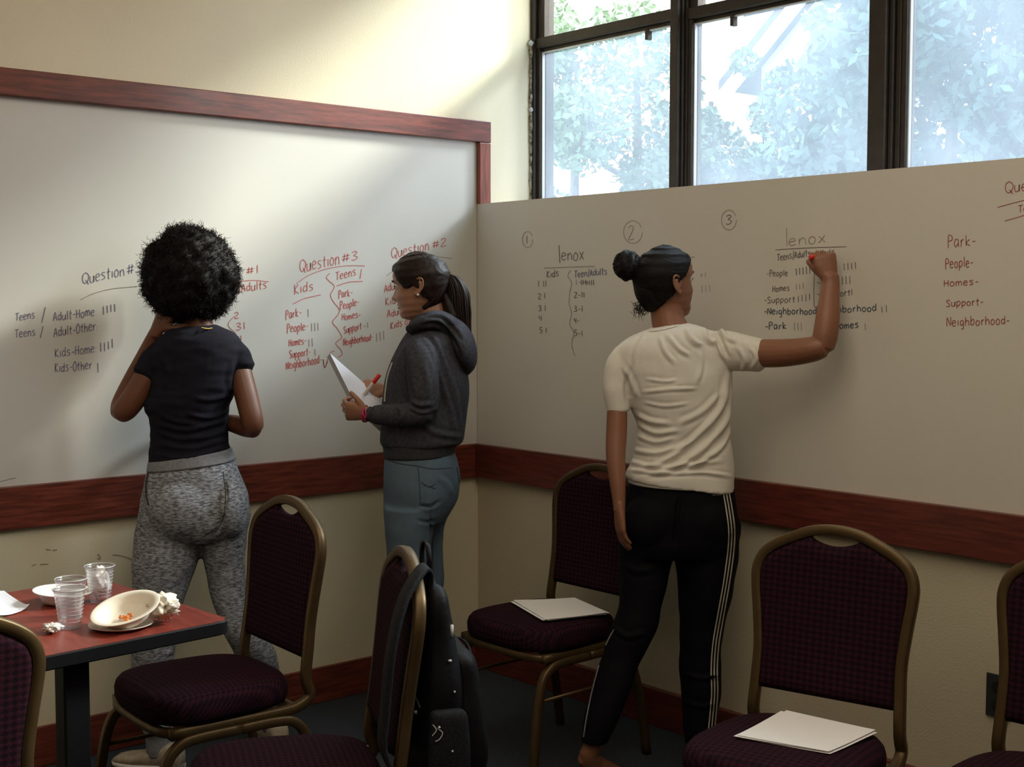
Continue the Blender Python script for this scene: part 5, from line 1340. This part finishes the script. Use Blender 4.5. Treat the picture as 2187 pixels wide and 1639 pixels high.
surf_ribbon(b, tr4, [(1376, 706), (1400, 706), (1430, 700), (1466, 690)], 5, .002); o = link('collar', b, 'white_tee', two); o.data.transform(Matrix.Translation(-w3.location))
# under layer peeking out below the shirt
b = BM(); trunk(b, [(1344, 1010, 1555, 1018, D3, .255), (1342, 1030, 1560, 1040, D3, .26)]); toworld('under_shirt', recalc(b), 'white_tee', w3)
# pants
pr = [(1346, 1015, 1564, 1025, D3, .24), (1341, 1040, 1567, 1048, D3, .25), (1331, 1080, 1572, 1084, D3, .275), (1324, 1120, 1576, 1122, D3, .29), (1321, 1155, 1577, 1155, D3, .29), (1321, 1182, 1574, 1182, D3, .26)]
l3 = [(1321, 1444, 1155, D3), (1321, 1437, 1195, D3-.01), (1322, 1425, 1245, D3-.03), (1321, 1414, 1295, D3-.05), (1308, 1403, 1340, D3-.06), (1291, 1380, 1385, D3-.07), (1276, 1360, 1432, D3-.09), (1260, 1342, 1485, D3-.11), (1246, 1318, 1540, D3-.13), (1240, 1300, 1585, D3-.14)]
q3 = [(1436, 1577, 1155, D3), (1443, 1574, 1205, D3), (1449, 1566, 1260, D3), (1451, 1550, 1320, D3), (1452, 1538, 1380, D3+.0), (1452, 1539, 1430, D3), (1454, 1540, 1465, D3), (1457, 1535, 1510, D3), (1460, 1528, 1560, D3), (1466, 1520, 1615, D3)]
b = BM(); trunk(b, pr); leg(b, l3, ratio=1.15); leg(b, q3, ratio=1.15)
blob(b, 1392, 1120, D3-.075, 66, 62, 52); blob(b, 1505, 1120, D3-.075, 66, 62, 52)
blob(b, 1572, 1135, D3+.02, 10, 30, 20)
tp = fuse(b, .005, 5)
folds(tp, [([(1450, 1060), (1446, 1110), (1440, 1170)], 5, -.008), ([(1330, 1200), (1360, 1220), (1400, 1215)], 7, .005), ([(1465, 1440), (1500, 1450), (1535, 1440)], 5, .006), ([(1460, 1500), (1500, 1510), (1530, 1500)], 5, .005), ([(1310, 1340), (1340, 1360), (1380, 1350)], 6, .006)])
cloth_noise(tp, .005, 9, (1, 1, 1.5), 31)
tpo = toworld('track_pants', tp, 'track', w3)
tr5 = BVHTree.FromPolygons([v.co + w3.location for v in tp.vertices], [tuple(p.vertices) for p in tp.polygons])
side = [(1556, 1055), (1562, 1090), (1567, 1130), (1566, 1170), (1560, 1220), (1552, 1270), (1541, 1330), (1533, 1380), (1530, 1430), (1531, 1480), (1527, 1530), (1522, 1575), (1516, 1605)]
for k in range(3):
    b = BM(); surf_ribbon(b, tr5, [(x-11.5+k*6.3, y) for x, y in side], 2.7, .0015)
    o = link('side_stripe', b, 'stripe', tpo); o.data.transform(Matrix.Translation(-w3.location)); o['label'] = 'white side stripe'
b = BM(); surf_ribbon(b, tr5, [(1312, 1345), (1300, 1367), (1289, 1393), (1277, 1432), (1265, 1478), (1254, 1530), (1247, 1575)], 2.6, .0015)
o = link('side_stripe', b, 'rib_grey', tpo); o.data.transform(Matrix.Translation(-w3.location)); o['label'] = 'white side stripe'
# tiny pale word mark near the waist
b = BM()
cx0 = 1521
for ch in 'adidas':
    for st in G[ch]: surf_ribbon(b, tr5, [(cx0+a*2.9, 1059-bb*4.2) for a, bb in st], .8, .0015, k=2)
    cx0 += 3.3
o = link('word_mark', b, 'rib_grey', tpo); o.data.transform(Matrix.Translation(-w3.location)); o['label'] = 'tiny pale lettering'
# skin
b = BM(); trunk(b, r3[1:], shrink=.014); trunk(b, pr, shrink=.012); leg(b, l3, shrink=.013); leg(b, q3, shrink=.013)
limb(b, [(1440, 720, D3, 40), (1428, 690, D3+.005, 36), (1424, 665, D3+.01, 35), (1420, 630, D3+.01, 36)])
fd3 = (RT*.84+FH*.54).normalized()
hm3 = head_matrix(1420, 606, D3+.01, fd3, 4, 0, 1.0); add_head(b, hm3)
for s in (-1, 1): add_ear(b, hm3, s)
limb(b, [(1325, 800, D3-.02, 17), (1319, 860, D3-.035, 21), (1317, 920, D3-.05, 22.5), (1315, 975, D3-.07, 21), (1319, 1030, D3-.09, 17.5), (1322, 1070, D3-.10, 14), (1323, 1092, D3-.105, 13)])
hand(b, P(1323, 1086, D3-.105), -UP*1.0+RT*.06, -RT*.93-FH*.25, 1, (12, 18, 12), sc=.86, thumb=(.4, .9, -.2))
limb(b, [(1560, 750, D3-.04, 29), (1610, 754, D3-.08, 30), (1655, 755, D3-.12, 30.5), (1700, 752, D3-.16, 29), (1738, 746, D3-.19, 27), (1758, 740, D3-.20, 24)])
limb(b, [(1757, 742, D3-.20, 25), (1763, 715, D3-.20, 27), (1768, 675, D3-.19, 25.5), (1771, 640, D3-.17, 22), (1774, 610, D3-.155, 19.5), (1773, 590, D3-.15, 19)], flat=.85)
hand(b, P(1773, 600, D3-.15), UP*.97-RT*.22+FH*.1, -FW, -1, ((48, 75, 55), (55, 80, 55), (58, 85, 55), (60, 85, 55)), sc=.94, thumb=(.45, .85, -.45), thumb_curl=35, spread=.05)
# raised bare left heel and foot
limb(b, [(1272, 1570, D3-.135, 22), (1266, 1595, D3-.135, 19), (1258, 1612, D3-.13, 21), (1262, 1630, D3-.11, 24)])
limb(b, [(1246, 1616, D3-.13, 18), (1270, 1636, D3-.10, 24), (1300, 1655, D3-.04, 26), (1322, 1664, D3+.01, 24)], flat=.8)
limb(b, [(1493, 1600, D3, 20), (1494, 1635, D3, 19)])
body = fuse(b, .0034, 2)
bo3 = toworld('body', body, 'skin3', w3)
face_bits(hm3, w3, bo3)
# slicked hair and bun
HL3 = True
b = hair_cap(hm3, hairline, .007, -.012, .0009, lambda x, y, z: 150*math.atan2(abs(x), z+.04))
h3 = toworld('hair', b, 'hair_c', w3) if 'hair_c' in M else toworld('hair', b, 'hair', w3)
b = BM(); limb(b, [(1400, 580, D3+.0, 34), (1375, 574, D3-.01, 22), (1362, 571, D3-.01, 15)]); limb(b, [(1400, 655, D3, 22), (1384, 625, D3, 28), (1372, 595, D3, 22), (1362, 574, D3, 14)], flat=1.6)
toworld('gathered_hair', fuse(b, .004, 3), 'hair', w3)
bc = P(1340, 567, D3-.01); b = BM(); bmesh.ops.create_icosphere(b, subdivisions=5, radius=1)
R0, R1 = px2m(29, D3), px2m(33, D3)
for v in b.verts:
    d = v.co.normalized(); a = math.atan2(d.dot(UP), d.dot(FH)); q = d.dot(RT)
    g_ = .05*math.sin(q*9+a*2) + .05*_nz.noise(d*3) + .03*_nz.noise(d*9)
    v.co = bc + (RT*(d.dot(RT)*R0) + UP*(d.dot(UP)*R1) + FH*(d.dot(FH)*R1))*(1+g_)
bun = toworld('hair_bun', b, 'hair', w3)
b = BM(); rr = random.Random(9)
for k in range(420):
    d = Vector((rr.gauss(0, 1), rr.gauss(0, 1), rr.gauss(0, 1))).normalized(); t1 = d.orthogonal().normalized(); t1 = (Matrix.Rotation(rr.uniform(0, 6.28), 3, d) @ t1)
    L = rr.uniform(.006, .013); p0 = bc + d*R0*1.0
    tube(b, [p0-t1*L*.6-d*.002, p0+d*.0035, p0+t1*L*.7+d*rr.uniform(-.001, .005)], [.0008, .0009, .0003], n=3)
s_ = toworld('curls', b, 'hair', w3); s_.parent = bun; s_['kind'] = 'stuff'
b = BM()
for k in range(46):
    x0 = rr.uniform(1366, 1392); y0 = rr.uniform(640, 664)
    pts = vcr([P(x0, y0, D3+rr.uniform(-.03, .03)), P(x0-rr.uniform(2, 14), y0+rr.uniform(4, 12), D3-.01), P(x0-rr.uniform(8, 22), y0+rr.uniform(-3, 10), D3-.02), P(x0-rr.uniform(4, 20), y0+rr.uniform(12, 26), D3-.02)], 5)
    tube(b, pts, [.0010*(1-.7*i/len(pts)) for i in range(len(pts))], n=4)
s_ = toworld('loose_hair', b, 'hair', w3); s_['kind'] = 'stuff'
b = BM(); c = P(1364, 571, D3-.01); tube(b, [c + UP*(.020*math.cos(a)) + FH*(.020*math.sin(a)) for a in [2*PI*k/20 for k in range(20)]], .0055, n=8, closed=True); toworld('hair_elastic', b, 'elastic', w3)
f3 = P(1493, 1640, D3); shoe(w3, (f3.x, f3.y, 0), FH*.9+RT*.1, 'beige_shoe', .24, 'beige canvas shoe')
f4 = P(1290, 1650, D3-.06)
b = BM(); loft(b, [[Vector((f4.x, f4.y, z)) + fx*(.045*s*math.cos(a)) + fy*(.11*s*math.sin(a)) for a in [2*PI*k/20 for k in range(20)]] for z, s in ((0, .96), (.004, 1), (.012, 1), (.016, .9)) for fx, fy in [(( -FH*.5+RT*.85).normalized().cross(Vector((0, 0, 1))), (RT*.6+FH*.6).normalized())]])
toworld('shoe_sole', recalc(b), 'dark_shoe', w3)
marker('red-capped marker in the raised hand of the woman in white', P(1765, 552, D3-.07), P(1731, 549, D3-.155), r=.0062)

# ================================================================== backpack hanging from the chair back
M['pack'] = mat('black_nylon', (.006, .0065, .009), .6, noise=.3, nscale=30, bump=.3, bscale=160, spec=.2)
M['pack_g'] = mat('dark_grey_mesh', (.016, .017, .022), .8, col2=(.007, .007, .01), nscale=180, bump=.4, bscale=200, spec=.2)
M['tab'] = mat('pale_grey_tab', (.55, .56, .58), .5)
mw = ch_d.matrix_world
bp = root('backpack', 'black backpack hung by its straps over the back of the nearest chair', 'backpack', tuple(mw @ Vector((0, -.36, .10))))
def L_(x, y, z): return mw @ Vector((x, y, z))
def lring(x0, x1, y0, y1, z, n=28, exp=3.2):
    out = []
    for k in range(n):
        a = 2*PI*k/n; c, s = math.cos(a), math.sin(a)
        out.append(L_((x0+x1)/2+(x1-x0)/2*math.copysign(abs(c)**(2/exp), c), (y0+y1)/2+(y1-y0)/2*math.copysign(abs(s)**(2/exp), s), z))
    return out
def lloft(rows, exp=3.2):
    b = BM(); loft(b, [lring(*q, exp=exp) for q in cr(rows, 4)]); return recalc(b)
PB = lloft([(-.10, .10, -.31, -.28, .88), (-.135, .135, -.325, -.272, .865), (-.150, .150, -.335, -.265, .82), (-.155, .155, -.35, -.258, .74), (-.16, .16, -.365, -.25, .60), (-.162, .162, -.375, -.245, .48), (-.158, .158, -.37, -.245, .40), (-.14, .14, -.35, -.255, .365)])
pk = fuse(PB, .006, 3); cloth_noise(pk, .010, 9, (1, 1, 1), 4); pko = toworld('main_pocket', pk, 'pack', bp)
pf = fuse(lloft([(-.11, .11, -.375, -.33, .72), (-.13, .13, -.395, -.33, .70), (-.14, .14, -.41, -.33, .61), (-.14, .14, -.42, -.33, .50), (-.13, .13, -.405, -.33, .41), (-.11, .11, -.38, -.33, .39)]), .006, 3)
cloth_noise(pf, .008, 10, (1, 1, 1), 6); toworld('front_pocket', pf, 'pack', bp)
for s in (-1, 1):
    ps = fuse(lloft([(s*.168-.014, s*.168+.014, -.345, -.275, .62), (s*.172-.018, s*.172+.018, -.355, -.27, .60), (s*.174-.02, s*.174+.02, -.36, -.265, .50), (s*.168-.016, s*.168+.016, -.35, -.27, .40)]), .006, 3)
    toworld('side_pocket', ps, 'pack_g', bp)
def strap(pts, wdt, th, name, m):
    b = BM(); Q = vcr([L_(*p) for p in pts], 6); ax = (L_(1, 0, 0)-L_(0, 0, 0)).normalized(); rings = []
    ts = frames(Q)
    for i, p in enumerate(Q):
        nrm = ts[i].cross(ax).normalized(); rings.append([p+ax*(c*wdt/2)+nrm*(s*th/2) for c, s in ((-1, -.6), (-.9, -1), (.9, -1), (1, -.6), (1, .6), (.9, 1), (-.9, 1), (-1, .6))])
    loft(b, rings); return toworld(name, recalc(b), m, bp)
for s in (-1, 1):
    if s < 0: pts = [(s*.09, -.285, .85), (s*.10, -.285, .905), (s*.135, -.262, .918), (s*.172, -.215, .862), (s*.192, -.185, .76), (s*.194, -.172, .64), (s*.196, -.168, .55), (s*.20, -.22, .46), (s*.17, -.28, .40)]
    else: pts = [(s*.09, -.285, .85), (s*.11, -.29, .90), (s*.13, -.272, .908), (s*.178, -.258, .865), (s*.192, -.236, .76), (s*.190, -.220, .64), (s*.192, -.208, .54), (s*.19, -.22, .46), (s*.16, -.28, .40)]
    strap(pts, .062, .012, 'shoulder_strap', 'pack_g')
strap([(-.035, -.30, .885), (-.04, -.30, .925), (-.02, -.30, .95), (.02, -.30, .95), (.04, -.30, .925), (.035, -.30, .885)], .022, .008, 'grab_handle', 'pack')
strap([(-.17, -.17, .505), (-.10, -.12, .497), (0, -.105, .497), (.10, -.12, .497), (.17, -.16, .503)], .02, .09, 'hip_belt', 'pack') if False else None
def wtree(*obs):
    V = []; F = []
    for o in obs:
        n0 = len(V); V += [v.co + bp.location for v in o.data.vertices]; F += [tuple(n0+q for q in p.vertices) for p in o.data.polygons]
    return BVHTree.FromPolygons(V, F)
tp_ = wtree(*[c for c in bp.children if c.name.startswith(('main', 'front', 'side'))])
for (px, py, wx_, hy_, nm, lab) in ((963, 1348, 8, 26, 'reflective_patch', 'pale reflective patch'), (960, 1412, 8, 5, 'zip_pull', None), (970, 1478, 4, 5, 'zip_pull', None), (890, 1522, 7, 8, 'zip_pull', None), (938, 1554, 5, 5, 'zip_pull', None), (966, 1605, 4, 5, 'zip_pull', None)):
    h_ = on_surface(tp_, px, py, .002)
    if not h_: print('no hit', px, py); continue
    b = BM(); r = bmesh.ops.create_cube(b, size=1); d_ = (h_[0]-CAM).dot(FW)
    for v in r['verts']: v.co = h_[0] + RT*(v.co.x*px2m(wx_, d_)) + UP*(v.co.z*px2m(hy_, d_)) + FH*(v.co.y*.006)
    bmesh.ops.bevel(b, geom=list(b.edges), offset=.0012, segments=2, affect='EDGES')
    o = toworld(nm, b, 'tab', bp)
    if lab: o['label'] = lab
for st in ([(925, 1548), (932, 1560), (924, 1572)], [(934, 1556), (945, 1566), (938, 1580), (930, 1584)], [(882, 1478), (892, 1496), (898, 1512)]):
    b = BM(); surf_ribbon(b, tp_, st, 2.2, .0015); toworld('cord', b, 'tab', bp)
b = BM(); tube(b, vcr([L_(.15, -.39, .66), L_(.165, -.40, .62), L_(.155, -.42, .55), L_(.165, -.42, .49), L_(.15, -.41, .43)], 6), .0018, n=6); toworld('cord', b, 'pack_g', bp)
b = BM(); tube(b, vcr([L_(-.10, -.385, .70), L_(0, -.395, .715), L_(.10, -.39, .70), L_(.140, -.40, .62)], 6), .003, n=6); toworld('zipper', b, 'pack_g', bp)
